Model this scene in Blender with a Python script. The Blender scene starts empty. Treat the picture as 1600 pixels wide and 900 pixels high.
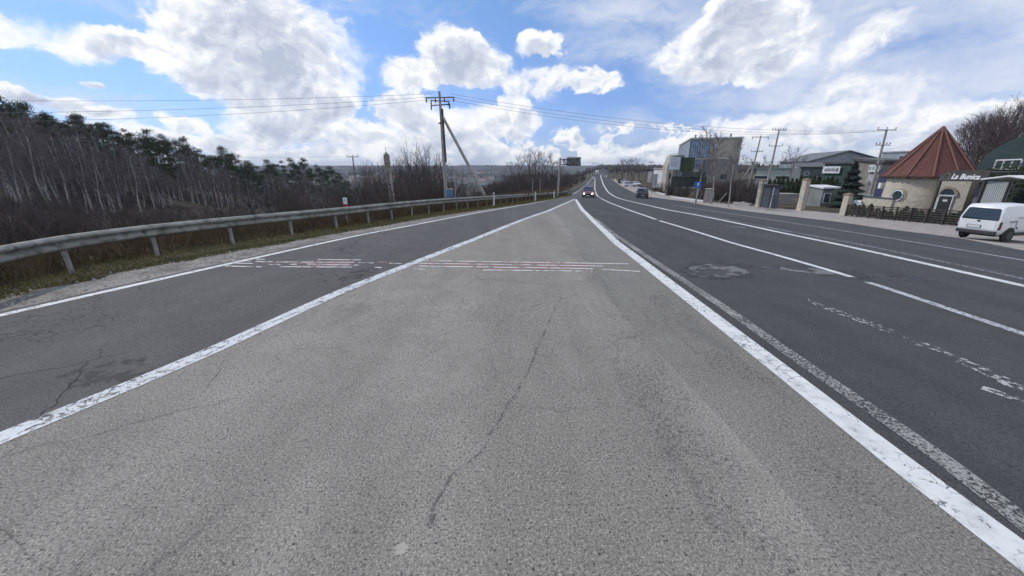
import bpy, bmesh, math, random
from mathutils import Vector, Matrix, noise
R = math.radians
random.seed(7)
SC = bpy.context.scene
COL = SC.collection

# ------------------------------------------------------------------ camera, world, sun, exposure
F = 590.0                                  # focal length in pixels of a 1600 px wide frame
TH = math.atan(188 / 590.0)                # pitch below the horizon
CT, ST = math.cos(TH), math.sin(TH)
H = 2.1                                    # camera height above the near asphalt
cam_d = bpy.data.cameras.new('camera'); cam = bpy.data.objects.new('camera', cam_d); COL.objects.link(cam)
cam.location = (0, 0, H); cam.rotation_euler = (math.pi / 2 - TH, 0, 0)
cam_d.sensor_width = 36; cam_d.lens = 36 * F / 1600; cam_d.clip_start = .1; cam_d.clip_end = 12000
SC.camera = cam
SUN_AZ, SUN_EL = -62.0, 42.0               # degrees; azimuth measured from +Y towards +X
sun_d = bpy.data.lights.new('sun', 'SUN'); sun = bpy.data.objects.new('sun', sun_d); COL.objects.link(sun)
sun_d.energy = 2.1; sun_d.angle = R(1.5); sun_d.color = (1, .955, .89)
_sv = Vector((math.sin(R(SUN_AZ)) * math.cos(R(SUN_EL)), math.cos(R(SUN_AZ)) * math.cos(R(SUN_EL)), math.sin(R(SUN_EL))))
sun.rotation_euler = _sv.to_track_quat('Z', 'Y').to_euler()
SC.view_settings.view_transform = 'Standard'; SC.view_settings.look = 'None'
SC.view_settings.exposure = 0.12; SC.view_settings.gamma = 1; SC.view_settings.use_curve_mapping = False
SKY_STRENGTH = 0.12

def pxdir(px, py):
    u = (px - 800) / F; v = (450 - py) / F
    return Vector((u, CT + v * ST, -ST + v * CT))

def build_world():
    w = bpy.data.worlds.new('World'); SC.world = w; w.use_nodes = True
    nt = w.node_tree; nt.nodes.clear(); L = nt.links.new
    N = lambda t: nt.nodes.new(t)
    def val(x, sock):
        if isinstance(x, (int, float)): sock.default_value = x
        else: L(x, sock)
    def m(op, a, b=0, c=0, clamp=False):
        n = N('ShaderNodeMath'); n.operation = op; n.use_clamp = clamp
        val(a, n.inputs[0]); val(b, n.inputs[1]); val(c, n.inputs[2]); return n.outputs[0]
    def mr(x, a, b, c=0., d=1., smooth=True):
        n = N('ShaderNodeMapRange'); n.interpolation_type = 'SMOOTHSTEP' if smooth else 'LINEAR'
        val(x, n.inputs[0]); n.inputs[1].default_value = a; n.inputs[2].default_value = b
        n.inputs[3].default_value = c; n.inputs[4].default_value = d; return n.outputs[0]
    def vadd(a, b):
        n = N('ShaderNodeVectorMath'); n.operation = 'ADD'; L(a, n.inputs[0]); L(b, n.inputs[1]); return n.outputs[0]
    def noise_(vec, scale, detail=6, rough=.55, col=False, dist=0):
        n = N('ShaderNodeTexNoise'); n.inputs['Scale'].default_value = scale; n.inputs['Detail'].default_value = detail
        n.inputs['Roughness'].default_value = rough; n.inputs['Distortion'].default_value = dist
        L(vec, n.inputs['Vector']); return n.outputs['Color' if col else 'Fac']
    tc = N('ShaderNodeTexCoord'); D = tc.outputs['Generated']
    sep = N('ShaderNodeSeparateXYZ'); L(D, sep.inputs[0]); X, Y, Z = sep.outputs
    az = m('ARCTAN2', X, Y); el = m('ARCSINE', Z)
    comb = N('ShaderNodeCombineXYZ'); L(az, comb.inputs[0]); L(m('MULTIPLY', el, 1.25), comb.inputs[1]); AE = comb.outputs[0]
    # domain warp
    def warp(vec, scale, amp):
        c = noise_(vec, scale, 5, .6, True)
        s = N('ShaderNodeVectorMath'); s.operation = 'SUBTRACT'; L(c, s.inputs[0]); s.inputs[1].default_value = (.5, .5, .5)
        k = N('ShaderNodeVectorMath'); k.operation = 'SCALE'; L(s.outputs[0], k.inputs[0]); k.inputs[3].default_value = amp
        return vadd(vec, k.outputs[0])
    W = warp(warp(AE, 5, .10), 22, .030)
    sw = N('ShaderNodeSeparateXYZ'); L(W, sw.inputs[0]); wa = sw.outputs[0]; we = m('DIVIDE', sw.outputs[1], 1.25)
    # cumulus bodies: (px, py, rx, ry, rot deg, strength)
    blobs = [(405, 70, 140, 105, 0, 1.15), (455, 150, 95, 70, 0, 1.1), (335, 50, 85, 60, 0, .9), (185, 62, 130, 26, -10, .62), (420, 185, 60, 36, 0, .85),
             (710, 92, 62, 48, 0, 1.1), (755, 110, 48, 38, 0, .9), (655, 118, 50, 26, 0, .7), (850, 68, 36, 22, 0, .6),
             (1150, 62, 95, 72, 0, 1.2), (1195, 85, 80, 50, 0, 1.0), (1075, 100, 60, 26, 10, .7), (1160, 15, 60, 40, 0, .9),
             (590, 218, 80, 34, 0, .8), (700, 208, 76, 40, 0, .8), (790, 190, 50, 34, 0, .7), (640, 180, 60, 30, 0, .7), (740, 240, 90, 22, 0, .8),
             (150, 180, 50, 14, 0, .7), (110, 165, 30, 12, 0, .6), (40, 148, 60, 10, 5, .6), (340, 222, 45, 16, 0, .8), (430, 238, 70, 13, 0, .6), (530, 240, 50, 16, 0, .7),
             (835, 245, 40, 14, 0, .5), (860, 236, 14, 10, 0, .6), (1000, 240, 40, 10, 0, .6), (960, 247, 60, 8, 0, .5),
             (1050, 235, 60, 14, 0, .5), (1210, 190, 120, 18, 0, .6), (1330, 165, 110, 40, 0, .36), (1420, 205, 110, 34, 0, .40),
             (1340, 75, 60, 22, -20, .30), (20, 45, 50, 28, 0, .5), (150, 123, 18, 6, 0, .5), (900, 130, 60, 22, 0, .5), (840, 130, 60, 30, 0, .45)]
    acc = None
    for (px, py, rx, ry, rot, st) in blobs:
        d = pxdir(px, py).normalized(); a0 = math.atan2(d.x, d.y); e0 = math.asin(d.z)
        d1 = pxdir(px + rx, py).normalized(); d2 = pxdir(px, py - ry).normalized()
        ra = abs(math.atan2(d1.x, d1.y) - a0); re = abs(math.asin(d2.z) - e0)
        c, s = math.cos(R(rot)), math.sin(R(rot))
        da = m('SUBTRACT', wa, a0); de = m('SUBTRACT', we, e0)
        if rot:
            pa = m('MULTIPLY_ADD', da, c / ra, m('MULTIPLY', de, -s / ra)); pe = m('MULTIPLY_ADD', da, s / re, m('MULTIPLY', de, c / re))
        else:
            pa = m('MULTIPLY', da, 1 / ra); pe = m('MULTIPLY', de, 1 / re)
        r2 = m('MULTIPLY_ADD', pa, pa, m('MULTIPLY', pe, pe))
        f = m('MULTIPLY', m('SUBTRACT', 1.25, r2), st)
        wgt = m('POWER', m('MAXIMUM', f, 0), 2); off = m('MULTIPLY', m('SUBTRACT', pe, m('MULTIPLY', pa, .45)), wgt)
        if acc is None: ws_, wo_ = wgt, off
        else: ws_, wo_ = m('ADD', ws_, wgt), m('ADD', wo_, off)
        if acc is None: acc = f
        else:
            n = N('ShaderNodeMath'); n.operation = 'SMOOTH_MAX'; L(acc, n.inputs[0]); L(f, n.inputs[1]); n.inputs[2].default_value = .35; acc = n.outputs[0]
    acc = m('MAXIMUM', acc, -1.2)
    # other clouds round the rest of the sky (behind the camera)
    lown = m('MULTIPLY_ADD', noise_(W, 15, 6, .55), 4.6, -2.62)
    band = m('ADD', lown, m('MULTIPLY', mr(m('ABSOLUTE', m('SUBTRACT', el, .045)), .09, .0), .55)); band = m('SUBTRACT', band, m('MULTIPLY', mr(el, .09, .15), 3))
    acc = m('MAXIMUM', acc, band)
    behind = mr(m('ABSOLUTE', az), 1.15, 1.6)
    gen = m('MULTIPLY_ADD', noise_(D, 2.6, 3, .5), 5.0, -2.5)
    mixb = N('ShaderNodeMix'); L(behind, mixb.inputs[0]); L(acc, mixb.inputs[2]); L(gen, mixb.inputs[3]); acc = mixb.outputs[0]
    n1 = noise_(W, 8, 10, .56); n2 = noise_(W, 34, 7, .6)
    lump = m('ADD', m('MULTIPLY', m('SUBTRACT', n1, .5), 2.9), m('MULTIPLY', m('SUBTRACT', n2, .5), .7))
    dens = m('ADD', acc, lump)
    soft = m('MAXIMUM', mr(noise_(AE, 6, 3, .5), .35, .65), mr(az, .42, .62))                 # some edges crisp, some frayed
    cov = m('ADD', m('MULTIPLY', mr(dens, -.02, .26), m('SUBTRACT', 1, soft)), m('MULTIPLY', mr(dens, -.3, .75), soft))
    def shift(dx, dy):
        n = N('ShaderNodeVectorMath'); n.operation = 'ADD'; L(W, n.inputs[0]); n.inputs[1].default_value = (dx, dy, 0); return n.outputs[0]
    S1 = shift(-.010, .018)                                   # a step towards the sun
    relief = m('ADD', m('MULTIPLY', m('SUBTRACT', n1, noise_(S1, 8, 10, .56)), 5.0), m('MULTIPLY', m('SUBTRACT', n2, noise_(S1, 34, 7, .6)), .9))
    side = m('DIVIDE', wo_, m('ADD', ws_, .05))              # +1 on the sunlit top, -1 on the base
    core = m('MULTIPLY', m('ADD', mr(dens, .1, 1.3), m('MULTIPLY', mr(dens, .6, 2.6), .8)), .62)
    core = m('SUBTRACT', m('SUBTRACT', core, m('MULTIPLY', side, .38)), relief, clamp=True)
    # high thin veil, mostly on the right and the top
    sc = N('ShaderNodeMapping'); sc.inputs['Rotation'].default_value = (0, 0, R(-14)); sc.inputs['Scale'].default_value = (1.0, 2.6, 1); L(W, sc.inputs[0])
    vn = noise_(sc.outputs[0], 3.2, 9, .6)
    rightness = mr(az, -.05, .70); top = mr(el, .10, .42)
    vmask = m('ADD', m('MULTIPLY', rightness, .24), m('MULTIPLY', top, .07))
    veil = mr(m('ADD', vn, vmask), .50, .80)
    veil = m('MULTIPLY', veil, .82)
    sky = N('ShaderNodeTexSky'); sky.sky_type = 'NISHITA'; sky.sun_disc = False
    sky.sun_elevation = R(SUN_EL); sky.sun_rotation = R(SUN_AZ); sky.air_density = 1.0; sky.dust_density = 0.1; sky.ozone_density = 1.3; sky.altitude = 100
    tint = N('ShaderNodeMix'); tint.data_type = 'RGBA'; tint.blend_type = 'MULTIPLY'; tint.inputs[0].default_value = 1; L(sky.outputs[0], tint.inputs[6]); tr = N('ShaderNodeValToRGB'); tr.color_ramp.elements[0].color = (.46, .54, 1.0, 1); tr.color_ramp.elements[1].color = (.80, .95, 1.14, 1); tr.color_ramp.elements[1].position = .55; L(m('MULTIPLY', el, 1.6, clamp=True), tr.inputs[0]); L(tr.outputs[0], tint.inputs[7])
    bg = N('ShaderNodeBackground'); L(tint.outputs[2], bg.inputs[0]); bg.inputs[1].default_value = SKY_STRENGTH
    ramp = N('ShaderNodeValToRGB'); cr = ramp.color_ramp
    cr.elements[0].position = 0; cr.elements[0].color = (.97, .975, .98, 1)
    cr.elements[1].position = 1; cr.elements[1].color = (.47, .525, .65, 1)
    e = cr.elements.new(.5); e.color = (.67, .715, .81, 1)
    L(core, ramp.inputs[0])
    bc = N('ShaderNodeBackground'); L(ramp.outputs[0], bc.inputs[0]); bc.inputs[1].default_value = 1.0
    bv = N('ShaderNodeBackground'); bv.inputs[1].default_value = 1.0
    vr = N('ShaderNodeValToRGB'); vr.color_ramp.elements[0].color = (.52, .60, .78, 1); vr.color_ramp.elements[1].color = (.80, .83, .90, 1)
    vr.color_ramp.elements[0].position = .35; vr.color_ramp.elements[1].position = .68
    L(noise_(W, 6, 6, .6), vr.inputs[0]); L(vr.outputs[0], bv.inputs[0])
    m1 = N('ShaderNodeMixShader'); L(veil, m1.inputs[0]); L(bg.outputs[0], m1.inputs[1]); L(bv.outputs[0], m1.inputs[2])
    m2 = N('ShaderNodeMixShader'); L(cov, m2.inputs[0]); L(m1.outputs[0], m2.inputs[1]); L(bc.outputs[0], m2.inputs[2])
    out = N('ShaderNodeOutputWorld'); L(m2.outputs[0], out.inputs[0])
build_world()

# ------------------------------------------------------------------ helpers
def ss(a, b, x):
    t = max(0., min(1., (x - a) / (b - a))); return t * t * (3 - 2 * t)
def lerp(tab, x):
    if x <= tab[0][0]: return tab[0][1]
    for (a, b), (c, d) in zip(tab, tab[1:]):
        if x <= c: return b + (d - b) * (x - a) / (c - a)
    return tab[-1][1]
def prof(Y):                                # long profile of the road: down a gentle grade, then level, then up far off
    z = 0
    if Y > 3:
        a = min(Y, 25) - 3; z -= .05 * a * a / 44
    if Y > 25: z -= .05 * (min(Y, 60) - 25)
    if Y > 60:
        b = min(Y, 110) - 60; z -= .05 * (b - b * b / 100)
    if Y > 600: z += 11 * ss(600, 1900, Y)
    return z
XA = [(-20, 2.9), (8, 2.9), (20, 3.7), (50, 8.2), (110, 21.5), (180, 38), (450, 100), (6000, 1400)]
xa = lambda Y: lerp(XA, Y)
def T(x, Y):
    t = x - xa(Y); fade = 1 - .6 * ss(40, 120, Y)
    return prof(Y) - (.03 * max(0, min(t, 9)) + .06 * max(0, min(t - 9, 13))) * fade
def bp(px, py, f=T):                        # where the sight line through a pixel of the photograph meets the ground
    d = pxdir(px, py); s = .5
    while H + s * d.z > f(s * d.x, s * d.y) and s < 4000: s *= 1.02
    lo, hi = s / 1.02, s
    for _ in range(30):
        m = (lo + hi) / 2
        if H + m * d.z > f(m * d.x, m * d.y): lo = m
        else: hi = m
    return Vector((lo * d.x, lo * d.y, H + lo * d.z))
def PT(px, py, Y):                          # point on that sight line at ground distance Y
    d = pxdir(px, py); k = Y / d.y
    return Vector((k * d.x, Y, H + k * d.z))
def poly_x(pix, near=-12):
    w = sorted([(p.y, p.x) for p in (bp(*q) for q in pix)])
    out = []
    for a in w:
        if not out or a[0] > out[-1][0] + .02: out.append(a)
    (y0, x0), (y1, x1) = out[0], out[1]
    s = (x1 - x0) / (y1 - y0); s = max(-.5, min(.5, s))
    out.insert(0, (near, x0 + s * (near - y0)))
    return out
def smooth_tab(tab, Y, r=1.0):
    return (lerp(tab, Y - r) + 2 * lerp(tab, Y) + lerp(tab, Y + r)) / 4

RAILP = poly_x([(0, 459), (85, 431), (242, 400.5), (356, 383), (438, 371), (499, 362), (548, 355), (617, 343), (686, 332.5), (760, 323), (820, 315), (866, 308.5), (893, 301), (914, 288), (923, 280.6)])
XL = lambda Y: smooth_tab(RAILP, Y, 1.2)
GL = [(-60, -2.6), (10, -2.6), (40, -3.4), (60, -4.6), (80, -6.4), (110, -9.3), (150, -13.), (300, -20), (600, -27), (1200, -38), (1700, -32), (3000, 14), (4000, 20), (6000, 20)]
def G(x, Y):
    z = T(x, Y); s = XL(min(Y, 196)) + (max(Y, 196) - 196) * .23 - x
    if s > .7:
        w = ss(.7, 16 + 50 * ss(50, 120, Y), s)
        z = z * (1 - w) + (lerp(GL, Y) + (0 if Y < 400 else 10 * noise.noise((x / 400, Y / 400, 3)))) * w
        if Y < 500: z += w * 1.2 * noise.noise((x / 14, Y / 14, 0))
    if x < 0 and Y > 5: z += 11 * ss(.55, 1.15, -x / Y) * ss(62, 140, math.hypot(x, Y)) * (1 - ss(300, 600, Y)); z += 6 * ss(.38, .6, -x / Y) * ss(110, 190, Y) * (1 - ss(300, 600, Y))
    t = x - xa(Y)
    if t > 24: z += 1.4 * ss(24, 70, t) * (1 - ss(120, 300, Y))
    if Y > 500: z += ss(500, 1500, Y) * 5 * noise.noise((x / 500, Y / 700, 1))
    return z

def tag(o, label=None, cat=None, group=None, kind=None):
    if label: o['label'] = label
    if cat: o['category'] = cat
    if group: o['group'] = group
    if kind: o['kind'] = kind
    return o
def empty(name, loc=(0, 0, 0), rz=0, label=None, cat=None, group=None):
    o = bpy.data.objects.new(name, None); COL.objects.link(o); o.location = loc; o.rotation_euler = (0, 0, rz)
    o.empty_display_size = .3
    return tag(o, label, cat, group)
def copy_tree(o, parent=None):
    c = o.copy(); COL.objects.link(c)
    if parent is not None: c.parent = parent
    for ch in [k for k in bpy.data.objects if k.parent == o]: copy_tree(ch, c)
    return c
class MB:
    def __init__(s): s.v = []; s.f = []
    def add(s, vs, fs):
        n = len(s.v); s.v += [tuple(v) for v in vs]; s.f += [tuple(i + n for i in f) for f in fs]; return s
    def box(s, c, size, rz=0, top=1.0, tilt=None):
        x, y, z = size[0] / 2, size[1] / 2, size[2] / 2
        vs = [Vector((a * x * (top if k > 0 else 1), b * y * (top if k > 0 else 1), k * z)) for k in (-1, 1) for a, b in ((-1, -1), (1, -1), (1, 1), (-1, 1))]
        M_ = Matrix.Rotation(rz, 3, 'Z')
        if tilt: M_ = M_ @ Matrix.Rotation(tilt, 3, 'Y')
        vs = [M_ @ v + Vector(c) for v in vs]
        return s.add(vs, [(3, 2, 1, 0), (4, 5, 6, 7), (0, 1, 5, 4), (1, 2, 6, 5), (2, 3, 7, 6), (3, 0, 4, 7)])
    def tube(s, pts, rs, n=6, cap=True):
        pts = [Vector(p) for p in pts]
        if isinstance(rs, (int, float)): rs = [rs] * len(pts)
        rings = []
        for i, p in enumerate(pts):
            d = (pts[min(i + 1, len(pts) - 1)] - pts[max(i - 1, 0)])
            if d.length < 1e-9: d = Vector((0, 0, 1))
            d.normalize(); a = d.orthogonal().normalized(); b = d.cross(a)
            if abs(d.z) < .99:
                a = Vector((0, 0, 1)).cross(d).normalized(); b = d.cross(a)
            else: a = Vector((1, 0, 0)); b = d.cross(a).normalized(); a = b.cross(d)
            rings.append([p + (a * math.cos(2 * math.pi * k / n) + b * math.sin(2 * math.pi * k / n)) * rs[i] for k in range(n)])
        vs = [v for r in rings for v in r]; fs = []
        for i in range(len(pts) - 1):
            for k in range(n): fs.append((i * n + k, i * n + (k + 1) % n, (i + 1) * n + (k + 1) % n, (i + 1) * n + k))
        if cap and n > 2: fs += [tuple(range(n))[::-1], tuple((len(pts) - 1) * n + k for k in range(n))]
        return s.add(vs, fs)
    def prism(s, outline, a, b, axis='y'):     # outline of (u, w) points extruded from a to b along the axis
        n = len(outline)
        if axis == 'y': vs = [(u, a, w) for u, w in outline] + [(u, b, w) for u, w in outline]
        elif axis == 'x': vs = [(a, u, w) for u, w in outline] + [(b, u, w) for u, w in outline]
        else: vs = [(u, w, a) for u, w in outline] + [(u, w, b) for u, w in outline]
        return s.add(vs, [tuple(range(n)), tuple(range(2 * n - 1, n - 1, -1))] + [(i, i + n, (i + 1) % n + n, (i + 1) % n) for i in range(n)])
    def lathe(s, prof_, c=(0, 0, 0), n=16, a0=0, flat=False):
        vs = []; fs = []
        for r, z in prof_:
            for k in range(n):
                a = a0 + 2 * math.pi * k / n; vs.append((c[0] + r * math.cos(a), c[1] + r * math.sin(a), c[2] + z))
        for i in range(len(prof_) - 1):
            for k in range(n): fs.append((i * n + k, i * n + (k + 1) % n, (i + 1) * n + (k + 1) % n, (i + 1) * n + k))
        return s.add(vs, fs)
    def disc(s, c, r, axis, n=20, t=.02):
        a = Vector(axis).normalized(); c = Vector(c)
        return s.tube([c - a * t / 2, c + a * t / 2], r, n)
    def build(s, name, mat, parent=None, smooth=False, bevel=0):
        me = bpy.data.meshes.new(name); me.from_pydata(s.v, [], s.f); me.validate()
        bm = bmesh.new(); bm.from_mesh(me); 
        if len(s.f) < 40000: bmesh.ops.recalc_face_normals(bm, faces=bm.faces)
        bm.to_mesh(me); bm.free()
        if smooth:
            for p in me.polygons: p.use_smooth = True
            me.set_sharp_from_angle(angle=R(38))
        me.materials.append(mat); o = bpy.data.objects.new(name, me); COL.objects.link(o)
        if bevel:
            bv = o.modifiers.new('bevel', 'BEVEL'); bv.width = bevel; bv.segments = 2; bv.limit_method = 'ANGLE'
        if parent is not None: o.parent = parent
        return o

# ------------------------------------------------------------------ materials
class NT:
    def __init__(s, name):
        s.m = bpy.data.materials.new(name); s.m.use_nodes = True; s.t = s.m.node_tree; s.L = s.t.links.new
        s.b = s.t.nodes['Principled BSDF']; s.tc = s.t.nodes.new('ShaderNodeTexCoord')
    def n(s, t): return s.t.nodes.new(t)
    def val(s, x, k):
        if isinstance(x, (int, float)): k.default_value = x
        elif isinstance(x, tuple): k.default_value = x if len(x) == 4 or k.type == 'VECTOR' else (*x, 1)
        else: s.L(x, k)
    def math(s, op, a, b=0, c=0, clamp=False):
        n = s.n('ShaderNodeMath'); n.operation = op; n.use_clamp = clamp
        for x, k in zip((a, b, c), n.inputs): s.val(x, k)
        return n.outputs[0]
    def noise(s, scale, detail=4, rough=.55, vec=None, dist=0, color=False):
        n = s.n('ShaderNodeTexNoise'); n.inputs['Scale'].default_value = scale; n.inputs['Detail'].default_value = detail
        n.inputs['Roughness'].default_value = rough; n.inputs['Distortion'].default_value = dist
        s.L(vec or s.tc.outputs['Object'], n.inputs['Vector']); return n.outputs['Color' if color else 'Fac']
    def voro(s, scale, feature='F1', out='Distance', vec=None, rnd=1):
        n = s.n('ShaderNodeTexVoronoi'); n.feature = feature; n.inputs['Scale'].default_value = scale; n.inputs['Randomness'].default_value = rnd
        s.L(vec or s.tc.outputs['Object'], n.inputs['Vector']); return n.outputs[out]
    def map(s, scale=(1, 1, 1), rot=(0, 0, 0), vec=None):
        n = s.n('ShaderNodeMapping'); n.inputs['Scale'].default_value = scale; n.inputs['Rotation'].default_value = rot
        s.L(vec or s.tc.outputs['Object'], n.inputs[0]); return n.outputs[0]
    def mr(s, x, a, b, c=0., d=1.):
        n = s.n('ShaderNodeMapRange'); n.interpolation_type = 'SMOOTHSTEP'; s.val(x, n.inputs[0])
        for i, k in enumerate((a, b, c, d)): n.inputs[i + 1].default_value = k
        return n.outputs[0]
    def mix(s, f, a, b, mode='MIX'):
        n = s.n('ShaderNodeMix'); n.data_type = 'RGBA'; n.blend_type = mode
        s.val(f, n.inputs[0]); s.val(a, n.inputs[6]); s.val(b, n.inputs[7]); return n.outputs[2]
    def warp(s, scale, amp, vec=None):
        c = s.noise(scale, 3, .6, vec, 0, True); n = s.n('ShaderNodeVectorMath'); n.operation = 'SCALE'; s.L(c, n.inputs[0]); n.inputs[3].default_value = amp
        a = s.n('ShaderNodeVectorMath'); a.operation = 'ADD'; s.L(vec or s.tc.outputs['Object'], a.inputs[0]); s.L(n.outputs[0], a.inputs[1]); return a.outputs[0]
    def bump(s, h, strength=.3, dist=.01):
        n = s.n('ShaderNodeBump'); n.inputs['Strength'].default_value = strength; n.inputs['Distance'].default_value = dist
        s.L(h, n.inputs['Height']); s.L(n.outputs[0], s.b.inputs['Normal'])
    def out(s, col, rough=.8, metal=0, spec=.5):
        s.val(col, s.b.inputs['Base Color']); s.val(rough, s.b.inputs['Roughness']); s.b.inputs['Metallic'].default_value = metal
        s.b.inputs['Specular IOR Level'].default_value = spec; return s.m
    def alpha(s, f): s.val(f, s.b.inputs['Alpha'])
def M(name, c1, c2=None, scale=3, rough=.8, metal=0, bump=0, bscale=None, detail=5, spec=.4, fine=None):
    t = NT(name); c2 = c2 or tuple(x * .75 for x in c1)
    n_ = t.mr(t.noise(scale, detail, .6), .32, .68)
    col = t.mix(n_, (*c1, 1), (*c2, 1))
    if fine: col = t.mix(t.mr(t.noise(fine, 3, .6), .45, .75), col, (*[x * .5 for x in c2], 1))
    if bump: t.bump(t.noise(bscale or scale * 4, 5, .6), bump, .02)
    return t.out(col, rough, metal, spec)
def glass(name, c=(.03, .04, .05), rough=.08):
    t = NT(name); return t.out(t.mix(t.mr(t.noise(.7, 3), .3, .7), (*c, 1), (*[x * 1.6 for x in c], 1)), rough, 0, .8)
def emis(name, c, s):
    t = NT(name); t.b.inputs['Emission Color'].default_value = (*c, 1); t.b.inputs['Emission Strength'].default_value = s; return t.out((*c, 1), .3)

def asphalt(name, base, light, dark, crack=.0, grit=.4, stain=None, agg=90, big=.35):
    t = NT(name); obj = t.tc.outputs['Object']
    st = t.map((1.6, .16, 1), (0, 0, R(3)))           # streaks along the road
    n1 = t.mr(t.noise(.55, 6, .6, st), .3, .7); n2 = t.mr(t.noise(1.3, 5, .65), .35, .72)
    col = t.mix(t.math('MULTIPLY', n1, big * 2, clamp=True), (*base, 1), (*light, 1))
    col = t.mix(t.math('MULTIPLY', n2, .55), col, (*[x * .86 for x in base], 1))
    fn = t.noise(agg * .5, 5, .8); col = t.mix(t.mr(fn, .42, .66, 0, .9), col, (*[x * .45 for x in dark], 1))
    v = t.voro(agg, 'F1', 'Color'); sp = t.n('ShaderNodeSeparateColor'); t.L(v, sp.inputs[0])
    stones = t.math('MULTIPLY', t.mr(sp.outputs[0], .68, .84), t.mr(t.voro(agg), .55, .2))
    col = t.mix(t.math('MULTIPLY', stones, grit), col, (*[min(1, x * 2.1) for x in light], 1))
    v2 = t.voro(agg * .32, 'F1', 'Color', rnd=1); sp2 = t.n('ShaderNodeSeparateColor'); t.L(v2, sp2.inputs[0])
    pits = t.math('MULTIPLY', t.mr(sp2.outputs[1], .80, .88), t.mr(t.voro(agg * .32), .36, .16))
    col = t.mix(t.math('MULTIPLY', pits, .75), col, (*[x * .25 for x in dark], 1))
    if crack:
        wv = t.warp(1.6, .55)
        e = t.voro(.55, 'DISTANCE_TO_EDGE', vec=wv); k = t.mr(e, .012, .002)
        e2 = t.voro(3.4, 'DISTANCE_TO_EDGE', vec=t.warp(5, .12)); k2 = t.math('MULTIPLY', t.mr(e2, .03, .006), t.mr(t.noise(.35, 4, .6), .52, .66))
        k = t.math('MAXIMUM', t.math('MULTIPLY', k, t.mr(t.noise(.25, 3), .45, .6)), k2)
        col = t.mix(t.math('MULTIPLY', k, crack), col, (.018, .018, .02, 1))
    if stain:
        col = t.mix(t.mr(t.noise(.9, 6, .62, t.map((1, .35, 1))), .56, .74, 0, stain), col, (*dark, 1))
    hgt = t.math('ADD', t.math('MULTIPLY', fn, .7), t.math('MULTIPLY', t.math('SUBTRACT', 1, t.voro(agg)), .6))
    t.bump(hgt, .45, .008)
    return t.out(col, .88, 0, .3)
def paint(name, c=(.72, .73, .74), wear=.5, crackle=True, dirt=(.25, .25, .25), scale=14):
    t = NT(name)
    w = t.mr(t.math('ADD', t.noise(scale, 6, .75), t.math('MULTIPLY', t.noise(1.1, 3), .25)), .62 + (1 - wear) * .22 - .18, .72 + (1 - wear) * .22 - .18)
    e = t.math('MULTIPLY', t.mr(t.voro(7, 'DISTANCE_TO_EDGE', vec=t.warp(9, .10)), .030, .008), t.mr(t.noise(2.2, 4), .42, .6))
    a = t.math('SUBTRACT', 1, w, clamp=True)
    if crackle: a = t.math('MULTIPLY', a, t.math('SUBTRACT', 1, t.math('MULTIPLY', e, .9)))
    col = t.mix(t.mr(t.noise(5, 6, .7), .42, .8, 0, .6), (*c, 1), (*dirt, 1))
    t.alpha(a); t.bump(t.noise(60, 4, .7), .3, .006); return t.out(col, .7, 0, .3)

m_left = asphalt('worn_dark_asphalt', (.108, .103, .098), (.170, .163, .154), (.07, .07, .072), crack=.85, grit=.3, stain=.5, agg=110)
m_gore = asphalt('pale_gritty_asphalt', (.262, .243, .210), (.350, .326, .284), (.140, .130, .112), crack=.3, grit=.55, stain=.6, agg=112, big=.6)
m_seam = asphalt('patched_asphalt', (.242, .228, .199), (.31, .293, .256), (.125, .119, .108), crack=.2, grit=.5, stain=.7, agg=112)
m_right = asphalt('dark_bluish_asphalt', (.068, .0685, .070), (.094, .094, .094), (.046, .047, .049), crack=.0, grit=.3, stain=.6, agg=120, big=.6)
m_line = paint('white_road_paint', (.72, .72, .70), wear=-.22, scale=10)
m_line_old = paint('old_cracked_road_paint', (.66, .67, .67), wear=-.02, scale=9)
m_line_grit = paint('gritty_faded_paint', (.33, .325, .30), wear=.28, crackle=False, scale=38)
m_line_thin = paint('thin_worn_paint', (.52, .53, .54), wear=.10, crackle=False, scale=16)
m_line_ghost = paint('ghost_paint', (.30, .32, .34), wear=.45, crackle=False, scale=20)
m_red = paint('faded_red_paint', (.33, .17, .155), wear=.25, scale=6)
def gravel_mat(name, a, b, c, agg=28):
    t = NT(name); v = t.voro(agg, 'F1', 'Color'); sp = t.n('ShaderNodeSeparateColor'); t.L(v, sp.inputs[0])
    col = t.mix(sp.outputs[0], (*a, 1), (*b, 1)); col = t.mix(t.mr(t.noise(1.4, 5, .65), .42, .66), col, (*c, 1))
    col = t.mix(t.mr(t.voro(agg), .45, .75, 0, .6), col, (*[x * .4 for x in c], 1))
    t.bump(t.math('SUBTRACT', 1, t.voro(agg)), .8, .02); return t.out(col, .95, 0, .2)
m_gravel = gravel_mat('shoulder_gravel', (.26, .24, .22), (.40, .38, .35), (.19, .175, .155), 26)
m_fore = gravel_mat('forecourt_gravel', (.40, .36, .33), (.50, .46, .42), (.33, .30, .27), 16)
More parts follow.
